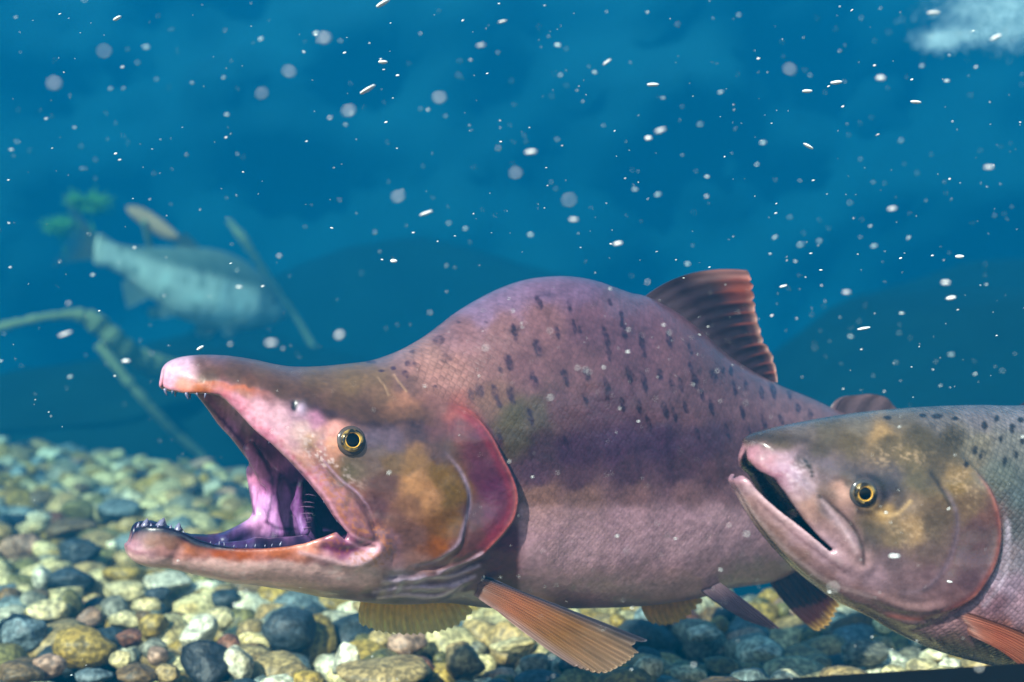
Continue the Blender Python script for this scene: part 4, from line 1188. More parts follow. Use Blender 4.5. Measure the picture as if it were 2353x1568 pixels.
fin(root1, "tail_fin", [(cu, v0 - .006, 0), (cu + .012, (v0 + v9) / 2, 0), (cu, v9 + .006, 0)], [(cu + .04, v0 + .016, 0), (cu + .05, (v0 + v9) / 2, 0), (cu + .04, v9 - .016, 0)],
    [(cu + .105, v0 + .050, .004), (cu + .098, v0 + .020, .0), (cu + .085, (v0 + v9) / 2, -.003), (cu + .098, v9 - .020, 0), (cu + .105, v9 - .050, .004)], 130, 40, dark_fin, 17, .003, .0008, .03, .05, seed=5)
def anal_color(s, t):
    c = ramp2([(0, (150, 110, 112)), (.4, (104, 66, 72)), (.85, (112, 54, 48)), (1, (226, 176, 92))])(t)
    return c
fin(root1, "anal_fin", [P(1762, 1322), P(1800, 1300), P(1850, 1280), P(1900, 1245)], [P(1800, 1392), P(1840, 1370), P(1880, 1330), P(1915, 1290)], [P(1880, 1452, .003), P(1903, 1438, .002), P(1922, 1405), P(1932, 1372), P(1938, 1330)], 90, 34, anal_color, 11, .0022, .0009, .05, .06, seed=6)
fin(root1, "pelvic_fin", [P(1602, 1350, .018), P(1625, 1346, .020), P(1652, 1340, .022)], [P(1650, 1392, .026), P(1680, 1392, .028), P(1706, 1372, .030)], [P(1720, 1428, .030), P(1765, 1444, .032), P(1792, 1444, .034)], 60, 30,
    lambda s, t: ramp2([(0, (150, 116, 124)), (.4, (74, 56, 72)), (1, (96, 70, 82))])(t), 9, .0020, .0006, .04, .06, seed=7)
lit_gold_fin = lambda s, t: ramp2([(0, (176, 128, 92)), (.5, (228, 166, 72)), (1, (240, 190, 92))])(t)  # yellow tone carries light shining through the far pelvic fin
fin(root1, "pelvic_fin", [P(1480, 1372, -.012), P(1540, 1366, -.013), P(1600, 1360, -.014)], [P(1470, 1405, -.016), P(1530, 1400, -.018), P(1600, 1376, -.018)], [P(1492, 1430, -.020), P(1540, 1436, -.021), P(1585, 1412, -.022), P(1616, 1378, -.022)], 60, 24, lit_gold_fin, 9, .0016, .0007, .05, .12, seed=8)
def pec_color(s, t):
    c = ramp2([(0, (120, 84, 78)), (.3, (186, 116, 76)), (.65, (170, 118, 62)), (1, (196, 160, 128))])(t)
    k = np.exp(-(s / .11) ** 2)[..., None]
    c = c * (1 - k) + lin((92, 84, 100)) * k
    k = sstep(.70, 1.0, s)[..., None] * .75
    return c * (1 - k) + lin((186, 152, 148)) * k
b0 = on_flank(fs1, 1094, 1316, .004); b1 = on_flank(fs1, 1096, 1338, .005); b2 = on_flank(fs1, 1098, 1360, .006)
fin(root1, "pectoral_fin", [b0, b1, b2], [P(1270, 1388, .050), P(1240, 1420, .052), P(1186, 1446, .050)], [P(1492, 1474, .052), P(1470, 1500, .054), P(1436, 1526, .056), P(1385, 1548, .058), P(1318, 1530, .058)], 170, 60, pec_color, 15, .0026, .0005, .03, .14, seed=9)
far_pec = lambda s, t: ramp2([(0, (196, 150, 86)), (.4, (240, 192, 88)), (1, (246, 220, 150))])(t)  # colour lightened to imitate light coming through the shaded fin
fin(root1, "pectoral_fin", [P(850, 1352, -.022), P(940, 1350, -.026), P(1040, 1350, -.030)], [P(818, 1392, -.036), P(930, 1400, -.038), P(1068, 1388, -.038)],
    [P(826, 1436, -.048), P(880, 1452, -.049), P(950, 1458, -.050), P(1040, 1442, -.050), P(1088, 1404, -.048)], 150, 36, far_pec, 17, .0018, .0006, .022, .12, seed=10)

# ================================================================== the smaller salmon in front, cut off by the picture's edge
f2 = Frame(1980, 1130, 0.52, 20)
root2 = fish_root("salmon", f2, "smaller silver-green salmon with its mouth slightly open, in front of the humpbacked one")
top2 = [(1712, 1028), (1714, 1012), (1724, 1001), (1742, 993), (1780, 983), (1830, 973), (1900, 960), (1980, 948), (2060, 940), (2150, 934), (2250, 931), (2353, 932)]
bot2 = [(2353, 1544), (2285, 1531), (2194, 1508), (2127, 1486), (2059, 1453), (2014, 1426), (1969, 1404), (1924, 1381), (1879, 1349), (1834, 1313), (1789, 1268), (1748, 1219), (1717, 1174), (1694, 1133), (1680, 1110), (1679, 1098), (1686, 1088)]
T2 = f2.pt(*np.array(top2).T); B2 = f2.pt(*np.array(bot2).T)
ue, vt, vb = T2[-1, 0], T2[-1, 1], B2[0, 1]
T2x = np.array([[ue + .05, vt + .001], [ue + .12, vt - .008], [ue + .19, vt - .024], [ue + .25, vt - .036], [ue + .29, vt - .040], [ue + .305, vt - .050]])
B2x = np.array([[ue + .305, vt - .072], [ue + .29, vt - .080], [ue + .24, vt - .086], [ue + .18, vt - .104], [ue + .10, vb + .003], [ue + .04, vb - .002]])
out2 = spline(np.vstack([T2, T2x, B2x, B2]), 6, True)
W2 = [(-.08, .007), (-.055, .008), (-.045, .012), (-.03, .018), (-.01, .024), (.01, .028), (.04, .031), (.08, .033), (.14, .034), (.2, .031), (.26, .022), (.32, .012), (.38, .006), (.45, .004)]
R2 = [(-.08, .007), (-.05, .008), (-.04, .013), (-.02, .022), (0, .03), (.03, .036), (.08, .042), (.15, .046), (.22, .036), (.29, .022), (.36, .014), (.45, .012)]
fs2 = FishShape(f2, out2, -.066, ue + .33, min(B2[:, 1].min(), vb) - .008, T2[:, 1].max() + .008, .0008, W2, R2)
PX, PY = fs2.PX, fs2.PY
OP2 = spline([(2190, 1030), (2212, 1050), (2240, 1078), (2276, 1128), (2294, 1177), (2300, 1231), (2287, 1294), (2260, 1344), (2231, 1378), (2172, 1409), (2110, 1424), (2040, 1416)], 6)
PRE2 = spline([(2130, 1080), (2150, 1101), (2181, 1141), (2199, 1186), (2194, 1249), (2172, 1303), (2127, 1353), (2075, 1362)], 6)
MAX2 = spline([(1882, 1140), (1920, 1170), (1960, 1210), (1982, 1260), (1984, 1296)], 6)
LIP2 = spline([(1798, 1105), (1825, 1132), (1852, 1168), (1879, 1204), (1915, 1245), (1951, 1276), (1978, 1294)], 6)
D = fs2.D
d, sd, par = line_dist(OP2, PX, PY)
D += np.where(sd > 0, .0038 * np.exp(-d / 100) * sstep(0, 6, d) * sstep(120, 45, d), -.0016 * np.exp(-d / 26)) * sstep(.0, .12, par) * sstep(1, .8, par)
D += .0010 * np.exp(-(line_dist(spline([(1720, 1118), (1790, 1172), (1860, 1232), (1940, 1300)], 5), PX, PY)[0] / 13) ** 2) - .0009 * np.exp(-(line_dist(spline([(1705, 1150), (1760, 1220), (1830, 1292), (1910, 1350)], 5), PX, PY)[0] / 8) ** 2)
d2, sd2, par2 = line_dist(PRE2, PX, PY)
D += np.where(sd2 > 0, .0012 * np.exp(-d2 / 40) * sstep(0, 7, d2), -.0008 * np.exp(-d2 / 12)) * sstep(0, .2, par2) * sstep(1, .85, par2)
d3, _, p3_ = line_dist(MAX2, PX, PY)
D += -.0016 * np.exp(-(d3 / 6) ** 2) * sstep(0, .2, p3_)
dl = line_dist(LIP2, PX, PY)
D += .0012 * np.exp(-((dl[0] - 18) / 14) ** 2)
D += .0014 * np.exp(-((PX - 1985) / 48) ** 2 - ((PY - 1135) / 48) ** 2)
for cvx in ([(2165, 1385), (2110, 1400), (2050, 1390), (1990, 1355)], [(2215, 1392), (2160, 1420), (2100, 1432), (2030, 1420), (1960, 1385), (1890, 1330)]):
    dd = line_dist(spline(cvx, 5), PX, PY)
    D += (.0013 * np.exp(-(dd[0] / 8) ** 2) - .0007 * np.exp(-((dd[0] - 13) / 6) ** 2)) * sstep(0, .1, dd[2]) * sstep(1, .8, dd[2])
D += .0006 * fbm(PX / 45, PY / 45, 71, 3)
fs2.D = blur2(D * sstep(.003, .012, fs2.flank), 1)
LU2 = [(1716, 1040, .005), (1726, 1056, .007), (1757, 1085, .011), (1798, 1106, .015), (1825, 1134, .018), (1852, 1170, .0205), (1879, 1206, .0225), (1915, 1246, .0245), (1945, 1272, .0255)]
LL2 = [(1940, 1276, .0255), (1892, 1236, .0235), (1852, 1204, .021), (1813, 1176, .018), (1778, 1149, .0145), (1746, 1120, .011), (1721, 1094, .0075), (1700, 1086, .004)]
gu2 = np.array([f2.pt(*q) for q in LU2]); gl2 = np.array([f2.pt(*q) for q in LL2])
gape2 = np.vstack([[-.09, gu2[0, 1] - .001], gu2, gl2, [-.09, gl2[-1, 1] + .002]])
pal2 = gu2.copy(); pal2[:, 1] += np.linspace(.001, .010, len(pal2))
flo2 = gl2.copy(); flo2[:, 1] -= np.linspace(.010, .001, len(flo2))
cx2 = gu2[-1]
cav2 = np.vstack([[-.09, pal2[0, 1]], pal2, [[cx2[0] + .02, cx2[1] + .006], [cx2[0] + .03, cx2[1] - .006], [cx2[0] + .012, cx2[1] - .014]], flo2, [-.09, flo2[-1, 1]]])
V2, Q2 = fs2.solid(.044, gape2, (cav2, .0040, .008, cx2[0] + .05))
aw2 = np.abs(V2[:, 2]); X2, Y2 = f2.proj(V2[:, 0], V2[:, 1], aw2)
skin2 = [(1720, 1012, 108, 96, 88), (1740, 1000, 92, 84, 74), (1770, 1000, 112, 104, 92), (1790, 1020, 112, 102, 76), (1730, 1040, 196, 150, 160), (1760, 1055, 186, 140, 152), (1800, 1060, 206, 180, 196), (1820, 1090, 196, 176, 190), (1790, 1085, 178, 130, 150), (1850, 1110, 186, 168, 176),
 (1840, 985, 124, 118, 110), (1900, 985, 118, 112, 92), (1980, 965, 128, 124, 108), (2060, 965, 124, 120, 104), (2150, 960, 130, 128, 122), (1880, 1030, 92, 84, 66), (1950, 1020, 116, 106, 78), (2040, 1010, 104, 96, 70), (2110, 1010, 98, 92, 68), (2180, 1020, 92, 86, 64), (2030, 990, 186, 160, 112),
 (1850, 1050, 112, 100, 100), (1900, 1080, 128, 116, 122), (1930, 1130, 206, 172, 156), (1900, 1140, 128, 112, 104), (1950, 1090, 100, 92, 88), (2050, 1100, 112, 104, 100), (2040, 1130, 84, 84, 100), (2080, 1050, 128, 116, 82), (2100, 1090, 112, 104, 72), (2150, 1080, 104, 94, 68), (2200, 1100, 146, 126, 82),
 (2030, 1175, 186, 160, 110), (2080, 1160, 150, 136, 116), (2100, 1210, 176, 152, 112), (2060, 1230, 138, 124, 96), (2000, 1220, 112, 104, 86), (2140, 1200, 112, 100, 84), (2140, 1270, 122, 104, 96), (2050, 1290, 132, 116, 120), (1990, 1250, 96, 88, 84), (2090, 1330, 146, 124, 128), (2150, 1330, 128, 104, 108),
 (2230, 1160, 134, 116, 92), (2250, 1220, 112, 88, 90), (2240, 1280, 112, 82, 86), (2220, 1330, 110, 86, 92), (2200, 1380, 128, 100, 100), (2270, 1190, 128, 96, 88),
 (1890, 1170, 132, 110, 104), (1920, 1200, 168, 142, 140), (1950, 1245, 176, 150, 152), (1970, 1280, 186, 160, 160), (1870, 1165, 196, 164, 150),
 (1690, 1100, 186, 150, 160), (1720, 1120, 206, 178, 184), (1760, 1150, 212, 184, 186), (1800, 1190, 214, 188, 190), (1850, 1230, 210, 182, 190), (1900, 1270, 208, 184, 196), (1950, 1310, 204, 176, 184), (2000, 1330, 186, 162, 172), (1720, 1165, 180, 150, 142), (1770, 1220, 176, 146, 136), (1830, 1280, 172, 142, 132), (1880, 1320, 180, 150, 150), (1900, 1345, 170, 136, 128),
 (1960, 1370, 172, 142, 140), (2030, 1400, 172, 144, 142), (2100, 1430, 172, 146, 144), (2000, 1415, 160, 128, 120), (2080, 1455, 156, 130, 116), (2180, 1480, 156, 134, 116), (2280, 1515, 156, 136, 118), (2170, 1430, 182, 150, 152), (2240, 1430, 178, 142, 144), (2330, 1500, 160, 132, 118), (2300, 1450, 184, 130, 112),
 (2250, 960, 136, 134, 134), (2340, 960, 146, 146, 146), (2240, 1020, 134, 132, 112), (2330, 1020, 134, 138, 128), (2300, 1090, 118, 128, 116), (2340, 1140, 104, 118, 116), (2330, 1220, 112, 116, 116), (2340, 1290, 150, 146, 154), (2320, 1350, 168, 152, 168), (2345, 1400, 190, 164, 176), (2310, 1280, 128, 112, 110), (2290, 1390, 150, 120, 130),
 (2450, 960, 134, 136, 132), (2450, 1100, 112, 122, 112), (2450, 1250, 130, 130, 130), (2450, 1400, 186, 166, 172), (2700, 1000, 124, 124, 118), (2700, 1150, 118, 120, 118), (2700, 1300, 176, 160, 164), (3100, 1100, 120, 116, 112)]
c2 = idw(skin2, X2 + 16 * fbm(X2 / 26, Y2 / 26, 211, 3), Y2 + 16 * fbm(X2 / 26, Y2 / 26, 217, 3), 20.0, 2.3)
d_, s_, p_ = line_dist(OP2, X2, Y2)
c2 = paint(c2, np.where(s_ > 0, np.exp(-(d_ / 7) ** 2), np.exp(-(d_ / 3) ** 2)) * .8 * sstep(.1, .25, p_), (206, 134, 116))
c2 = paint(c2, np.exp(-((d_ - 14) / 6) ** 2) * (s_ < 0) * .5 * sstep(.25, .4, p_) * sstep(.8, .7, p_), (186, 178, 196))
d_, s_, p_ = line_dist(PRE2, X2, Y2)
c2 = paint(c2, np.exp(-(d_ / 6) ** 2) * .5 * sstep(.1, .3, p_), (178, 160, 172))
d_, s_, p_ = line_dist(MAX2, X2, Y2)
c2 = paint(c2, np.exp(-(d_ / 5) ** 2) * .75, (62, 52, 54))
d_, s_, p_ = line_dist(spline([(1725, 1190), (1790, 1262), (1860, 1322), (1940, 1375), (2010, 1402)], 5), X2, Y2)
c2 = paint(c2, np.exp(-(d_ / 6) ** 2) * .45, (112, 88, 84))
for cvx, rgb, wd, k in (([(2003, 1172), (2035, 1184), (2066, 1178), (2092, 1152)], (232, 206, 150), 4, .7), ([(2010, 1108), (2046, 1112), (2072, 1136), (2064, 1160)], (54, 54, 70), 13, .6), ([(2138, 1085), (2160, 1120), (2182, 1160)], (40, 40, 42), 5, .6),
        ([(1700, 1140), (1760, 1215), (1830, 1285), (1910, 1340), (2000, 1372)], (232, 214, 214), 6, .5), ([(1740, 1150), (1800, 1205), (1870, 1262), (1940, 1312)], (146, 112, 116), 4, .5), ([(1715, 1118), (1780, 1166), (1850, 1226), (1930, 1292)], (226, 204, 208), 7, .6),
        ([(1850, 1060), (1862, 1078), (1866, 1094)], (30, 30, 40), 5, .85), ([(1716, 1010), (1745, 1004), (1790, 1008), (1850, 1012)], (66, 60, 52), 12, .55), ([(1890, 1150), (1915, 1185), (1945, 1225), (1966, 1268)], (214, 196, 200), 6, .55),
        ([(2290, 1180), (2296, 1240), (2280, 1300), (2246, 1356), (2180, 1400)], (96, 40, 48), 5, .5), ([(2316, 1200), (2318, 1270), (2300, 1340), (2262, 1392)], (210, 206, 222), 6, .45)):
    d_ = line_dist(spline(cvx, 5), X2 + 3 * noise2(X2 / 9, Y2 / 9, 88), Y2)[0]
    c2 = paint(c2, np.exp(-(d_ / wd) ** 2) * k, rgb)
d_ = np.hypot(X2 - 1990, Y2 - 1136)
c2 = paint(c2, np.exp(-((d_ - 42) / 9) ** 2) * .65 * (X2 > 1965), (44, 42, 50))
fl = sstep(.10, .32, fbm(X2 / 9, Y2 / 5, 81, 2))
c2 = paint(c2, fl * .55 * (np.exp(-((X2 - 2090) / 50) ** 2 - ((Y2 - 1215) / 40) ** 2) + np.exp(-((X2 - 2060) / 70) ** 2 - ((Y2 - 1050) / 26) ** 2) + np.exp(-((X2 - 2220) / 40) ** 2 - ((Y2 - 1120) / 50) ** 2)), (206, 186, 150))
c2 = paint(c2, fl * .6 * np.exp(-((X2 - 1830) / 34) ** 2 - ((Y2 - 1090) / 34) ** 2), (226, 216, 226))
for (sx, sy, a, b) in [(2153, 957, 14, 6), (2262, 978, 8, 10), (2290, 962, 6, 8), (2325, 985, 7, 12), (2240, 1035, 7, 11), (2252, 1050, 5, 7), (2308, 1060, 6, 11), (2334, 1045, 5, 10), (2220, 1068, 6, 8), (2195, 962, 8, 5), (2120, 955, 8, 4), (2040, 960, 10, 5), (2350, 1012, 6, 10), (2345, 965, 7, 7), (2300, 1010, 5, 8), (2420, 1000, 9, 14), (2480, 1040, 9, 14), (2500, 980, 9, 12), (2560, 1010, 9, 14), (2620, 1050, 9, 14)]:
    q = ((X2 + 4 * noise2(X2 / 7, Y2 / 7, 84) - sx) / a) ** 2 + ((Y2 - sy) / b) ** 2
    c2 = paint(c2, sstep(1.6, .4, q) * .85, (44, 42, 44))
c2 *= (1 + .18 * fbm(X2 / 55, Y2 / 36, 85, 3) + .22 * fbm(X2 / 11, Y2 / 7, 86, 2))[:, None]
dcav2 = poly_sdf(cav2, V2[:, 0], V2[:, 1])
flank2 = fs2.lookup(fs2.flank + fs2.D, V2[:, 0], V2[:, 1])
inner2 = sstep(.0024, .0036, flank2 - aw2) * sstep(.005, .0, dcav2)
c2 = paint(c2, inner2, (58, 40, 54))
do, so, _ = line_dist(OP2, X2, Y2)
sc2 = (1 - inner2) * np.maximum(sstep(-4, 12, np.where(so > 0, -do, do)), sstep(0, 30, X2 - 2140 - .9 * (Y2 - 950)) * (Y2 < 1080)) * sstep(2060, 2140, X2)
M_SKIN2 = skin_material("salmon_skin_silver", 2.0, .24, .26)
finish_body(root2, fs2, V2, Q2, vivid(c2, 0.40, 1.3, 1.12), np.clip(sc2, 0, 1), M_SKIN2)
eye(root2, fs2, 1985, 1134, 29, (190, 156, 92), (58, 54, 54), pup=.56)
b0 = on_flank(fs2, 2212, 1402); b1 = on_flank(fs2, 2222, 1425); b2 = on_flank(fs2, 2236, 1450, .003)
fin(root2, "pectoral_fin", [b0, b1, b2], [P(2330, 1440, .036, f2), P(2330, 1475, .037, f2), P(2320, 1505, .037, f2)], [P(2560, 1545, .030, f2), P(2540, 1575, .031, f2), P(2500, 1605, .033, f2), P(2440, 1600, .034, f2)], 110, 44,
    lambda s, t: ramp2([(0, (176, 112, 96)), (.3, (196, 112, 78)), (1, (190, 140, 100))])(t) * (1 - .7 * np.exp(-(s / .12) ** 2))[..., None], 12, .0026, .0006, .04, .05, seed=21)
silver_fin = lambda s, t: ramp2([(0, (120, 118, 112)), (1, (104, 98, 96))])(t)
fin(root2, "dorsal_fin", [(ue + .045, vt - .003, 0), (ue + .09, vt - .006, 0), (ue + .13, vt - .013, 0)], [(ue + .07, vt + .03, 0), (ue + .105, vt + .02, 0), (ue + .14, vt + .002, 0)], [(ue + .115, vt + .045, 0), (ue + .13, vt + .03, 0), (ue + .152, vt + .004, 0)], 60, 24, silver_fin, 11, .002, .0008, .04, .05, seed=22)
fin(root2, "tail_fin", [(ue + .295, vt - .046, 0), (ue + .303, vt - .060, 0), (ue + .295, vt - .075, 0)], [(ue + .34, vt - .03, 0), (ue + .34, vt - .06, 0), (ue + .34, vt - .09, 0)], [(ue + .39, vt - .002, 0), (ue + .375, vt - .06, 0), (ue + .39, vt - .118, 0)], 70, 24, silver_fin, 15, .003, .0008, .03, .05, seed=23)
fin(root2, "anal_fin", [(ue + .20, vt - .094, 0), (ue + .225, vt - .087, 0), (ue + .25, vt - .082, 0)], [(ue + .22, vt - .115, 0), (ue + .24, vt - .105, 0), (ue + .255, vt - .092, 0)], [(ue + .245, vt - .132, 0), (ue + .26, vt - .118, 0), (ue + .268, vt - .098, 0)], 50, 20, silver_fin, 9, .002, .0008, .04, .05, seed=24)
fin(root2, "adipose_fin", [(ue + .235, vt - .035, 0), (ue + .25, vt - .038, 0), (ue + .26, vt - .040, 0)], [(ue + .24, vt - .018, 0), (ue + .262, vt - .022, 0), (ue + .27, vt - .030, 0)], [(ue + .262, vt - .018, 0), (ue + .27, vt - .020, 0), (ue + .276, vt - .028, 0)], 30, 16, silver_fin, 3, .005, .0002, 0, 0, seed=25)
for sgn in (1, -1):
    fin(root2, "pelvic_fin", [(ue + .08, vb + .010, .012 * sgn), (ue + .09, vb + .012, .014 * sgn), (ue + .10, vb + .014, .016 * sgn)], [(ue + .10, vb - .008, .020 * sgn), (ue + .115, vb - .004, .022 * sgn), (ue + .125, vb + .004, .022 * sgn)],
        [(ue + .125, vb - .022, .024 * sgn), (ue + .14, vb - .016, .025 * sgn), (ue + .15, vb - .004, .024 * sgn)], 50, 20, silver_fin, 9, .002, .0006, .04, .05, seed=26)

# ================================================================== the pale salmon far behind
f3 = Frame(440, 652, 3.3, 180 + 46)
root3 = fish_root("salmon", f3, "pale blurred salmon with barred flanks swimming far behind, head down towards the gaping one")
# profile in metres: u from snout (0) to tail
sl = 0.50
prof_u = np.array([0, .02, .06, .12, .2, .3, .42, .55, .68, .8, .88, .95]) * sl
prof_t = np.array([.0, .022, .05, .082, .105, .122, .124, .108, .08, .052, .042, .046]) * sl * 1.28
prof_b = np.array([.0, -.022, -.045, -.075, -.1, -.118, -.124, -.112, -.08, -.048, -.04, -.044]) * sl * 1.28
bend = lambda u: -.11 * (u / sl - .45) ** 2 * sl * 2.2 * np.where(u < .45 * sl, 1, -.9)
uo = .5 * sl
T3 = np.stack([prof_u - uo, prof_t + bend(prof_u)], 1); B3 = np.stack([prof_u - uo, prof_b + bend(prof_u)], 1)
out3 = spline(np.vstack([T3, B3[::-1][:-1]]), 5, True)
W3 = [(-uo, .006), (-uo + .03, .022), (-uo + .1, .036), (-uo + .2, .04), (-uo + .3, .03), (-uo + .4, .014), (-uo + .48, .005)]
R3 = [(-uo, .008), (-uo + .03, .02), (-uo + .1, .045), (-uo + .2, .056), (-uo + .3, .042), (-uo + .4, .022), (-uo + .48, .016)]
fs3 = FishShape(f3, out3, -uo - .01, uo + .0, out3[:, 1].min() - .01, out3[:, 1].max() + .01, .0025, W3, R3)
V3, Q3 = fs3.solid(.05)
hrel = (V3[:, 1] - bend(V3[:, 0] + uo)) / .06
c3 = lin((120, 126, 110))[None] * np.ones((len(V3), 1))
c3 = paint(c3, sstep(.55, .1, hrel), (236, 230, 208))
c3 = paint(c3, sstep(.0, .4, fbm(V3[:, 0] * 95, V3[:, 1] * 34, 90, 3)) * .5 * (V3[:, 0] > -uo + .11), (96, 104, 90))
c3 = paint(c3, sstep(-uo + .115, -uo + .09, V3[:, 0]) * .55, (120, 122, 104))
c3 *= (1 + .3 * fbm(V3[:, 0] * 40, V3[:, 1] * 40, 92, 2))[:, None]
finish_body(root3, fs3, V3, Q3, np.clip(c3, .01, .9), np.zeros(len(V3)), skin_material("salmon_skin_far", 3, .4, .2))
pale = lambda s, t: ramp2([(0, (196, 196, 178)), (1, (206, 206, 190))])(t)
dim = lambda s, t: ramp2([(0, (150, 150, 136)), (1, (140, 142, 130))])(t)
b_ = lambda u: float(bend(np.array([u + uo]))[0])
fin(root3, "tail_fin", [(.215, b_(.215) + .018, 0), (.222, b_(.22), 0), (.215, b_(.215) - .018, 0)], [(.25, b_(.25) + .03, 0), (.25, b_(.25), 0), (.25, b_(.25) - .03, 0)], [(.31, b_(.3) + .075, 0), (.285, b_(.29), 0), (.31, b_(.3) - .07, 0)], 60, 20, dim, 13, .003, .0008, .03, .9, seed=31)
fin(root3, "dorsal_fin", [(-.03, b_(-.03) + .060, 0), (.0, b_(0) + .057, 0), (.03, b_(.03) + .05, 0)], [(.0, b_(0) + .085, 0), (.02, b_(.02) + .075, 0), (.04, b_(.04) + .055, 0)], [(.035, b_(.03) + .098, 0), (.045, b_(.04) + .08, 0), (.055, b_(.05) + .056, 0)], 40, 16, dim, 9, .002, .0006, .04, .1, seed=32)
fin(root3, "anal_fin", [(.09, b_(.09) - .046, 0), (.115, b_(.115) - .036, 0), (.14, b_(.14) - .026, 0)], [(.11, b_(.11) - .065, 0), (.13, b_(.13) - .052, 0), (.15, b_(.15) - .036, 0)], [(.14, b_(.13) - .085, 0), (.15, b_(.15) - .065, 0), (.16, b_(.16) - .04, 0)], 40, 16, pale, 9, .002, .0006, .04, .1, seed=33)
for sgn in (1, -1):
    fin(root3, "pectoral_fin", [(-.135, b_(-.135) - .04, .030 * sgn), (-.128, b_(-.13) - .046, .029 * sgn), (-.12, b_(-.12) - .052, .027 * sgn)], [(-.10, b_(-.1) - .065, .045 * sgn), (-.095, b_(-.1) - .075, .044 * sgn), (-.10, b_(-.1) - .08, .04 * sgn)],
        [(-.05, b_(-.05) - .078, .05 * sgn), (-.06, b_(-.06) - .095, .05 * sgn), (-.085, b_(-.08) - .1, .046 * sgn)], 40, 16, pale, 9, .002, .0006, .04, .05, seed=34)
    fin(root3, "pelvic_fin", [(.02, b_(.02) - .056, .014 * sgn), (.03, b_(.03) - .056, .014 * sgn), (.04, b_(.04) - .054, .013 * sgn)], [(.04, b_(.04) - .075, .02 * sgn), (.05, b_(.05) - .072, .02 * sgn), (.06, b_(.06) - .064, .018 * sgn)], [(.07, b_(.07) - .088, .022 * sgn), (.08, b_(.08) - .078, .021 * sgn), (.08, b_(.08) - .066, .02 * sgn)], 30, 14, pale, 7, .002, .0006, .04, .05, seed=35)
eye3 = mesh_np("eye", ICO2[0] * .006, ICO2[1], M_PUPIL)
for sgn in (1, -1):
    link("eye", eye3, root3, loc3(-uo + .055, b_(-uo + .055) + .012, .026 * sgn))
root3.rotation_euler = (0, math.radians(-9), f3.psi)
root3.scale = (1.2, 1.2, 1.25)

# ------------------------------------------------------------------ drowned branches, leaf and weed in the distance
def branch(pts, name, label, cat, mat, seed, twigs=()):
    """pts: (px, py, depth, radius px)"""
    r = np.random.default_rng(seed)
    e = bpy.data.objects.new(name, None); COL.objects.link(e)
    base = at(*pts[-1][:3]); e.location = base
    tag(e, label, cat)
    def one(nm, pp):
        A = np.array([list(at(p[0], p[1], p[2])) + [p[3] * p[2] / FPX] for p in pp])
        C = spline(A, 10)
        C[:, :3] += r.normal(0, .05, (len(C), 3)) * C[:, 3:4]
        Vb, Fb = tube(C[:, :3] - base, np.maximum(C[:, 3] * (1 + .10 * r.normal(size=len(C))), .0015), 12)
        link(nm, mesh_py(nm, Vb, Fb, mat), e)
    one("stem", pts)
    for t in twigs:
        one("twig", t)
    return e
branch([(-900, 1000, 3.20, 16), (-420, 850, 3.20, 14), (-80, 775, 3.20, 11), (40, 742, 3.20, 10), (150, 724, 3.24, 11), (210, 735, 3.28, 21), (262, 780, 3.31, 24), (330, 830, 3.39, 24), (420, 860, 3.51, 24), (520, 930, 3.68, 19), (640, 1100, 3.77, 18), (700, 1220, 3.58, 19)], "sunken_branch", "thick pale brown sunken branch bending down behind the gaping salmon's snout", "branch", M_WOOD, 3,
       [[(225, 790, 3.30, 12), (290, 870, 3.31, 11), (350, 940, 3.35, 10), (420, 1010, 3.43, 10), (510, 1085, 3.51, 8)]])
branch([(525, 508, 4.52, 6), (560, 550, 4.52, 10), (592, 600, 4.56, 8), (640, 670, 4.64, 6), (690, 745, 4.71, 6), (735, 830, 4.71, 6), (790, 960, 4.62, 6), (850, 1150, 4.52, 8)], "sunken_twig", "thin straight sunken twig rising behind the pale far salmon", "twig", M_WOOD, 5)
lf = bpy.data.objects.new("drowned_leaf", None); COL.objects.link(lf)
p0 = at(345, 640, 3.41); lf.location = p0
tag(lf, "brown drowned leaf on a stalk above the pale far salmon's back", "leaf")
leaf_c = at(352, 515, 3.33) - p0
LV, LF = [], []
for i in range(13):
    for j in range(7):
        t = i / 12; s_ = (j / 6 - .5) * 2
        wdt = .0435 * math.sin(math.pi * min(1, .08 + .9 * t)) ** .7
        LV.append(np.array([(-.075 + .15 * t) * .86 - s_ * wdt * .45, .012 * s_ * s_ + .01 * math.sin(3 * t), (.075 - .15 * t) * .42 + s_ * wdt * .85]) + leaf_c)
for i in range(12):
    for j in range(6):
        k = i * 7 + j
        LF.append((k, k + 7, k + 8, k + 1))
bl = link("blade", mesh_py("blade", LV, LF, M_LEAF), lf)
sm = bl.modifiers.new("thickness", 'SOLIDIFY'); sm.thickness = .004
C = spline(np.array([at(330, 508, 3.33), at(340, 545, 3.36), at(346, 580, 3.39), at(345, 640, 3.41)]) - p0, 8)
link("stalk", mesh_py("stalk", *tube(C, np.full(len(C), .008), 8), M_WOOD), lf)

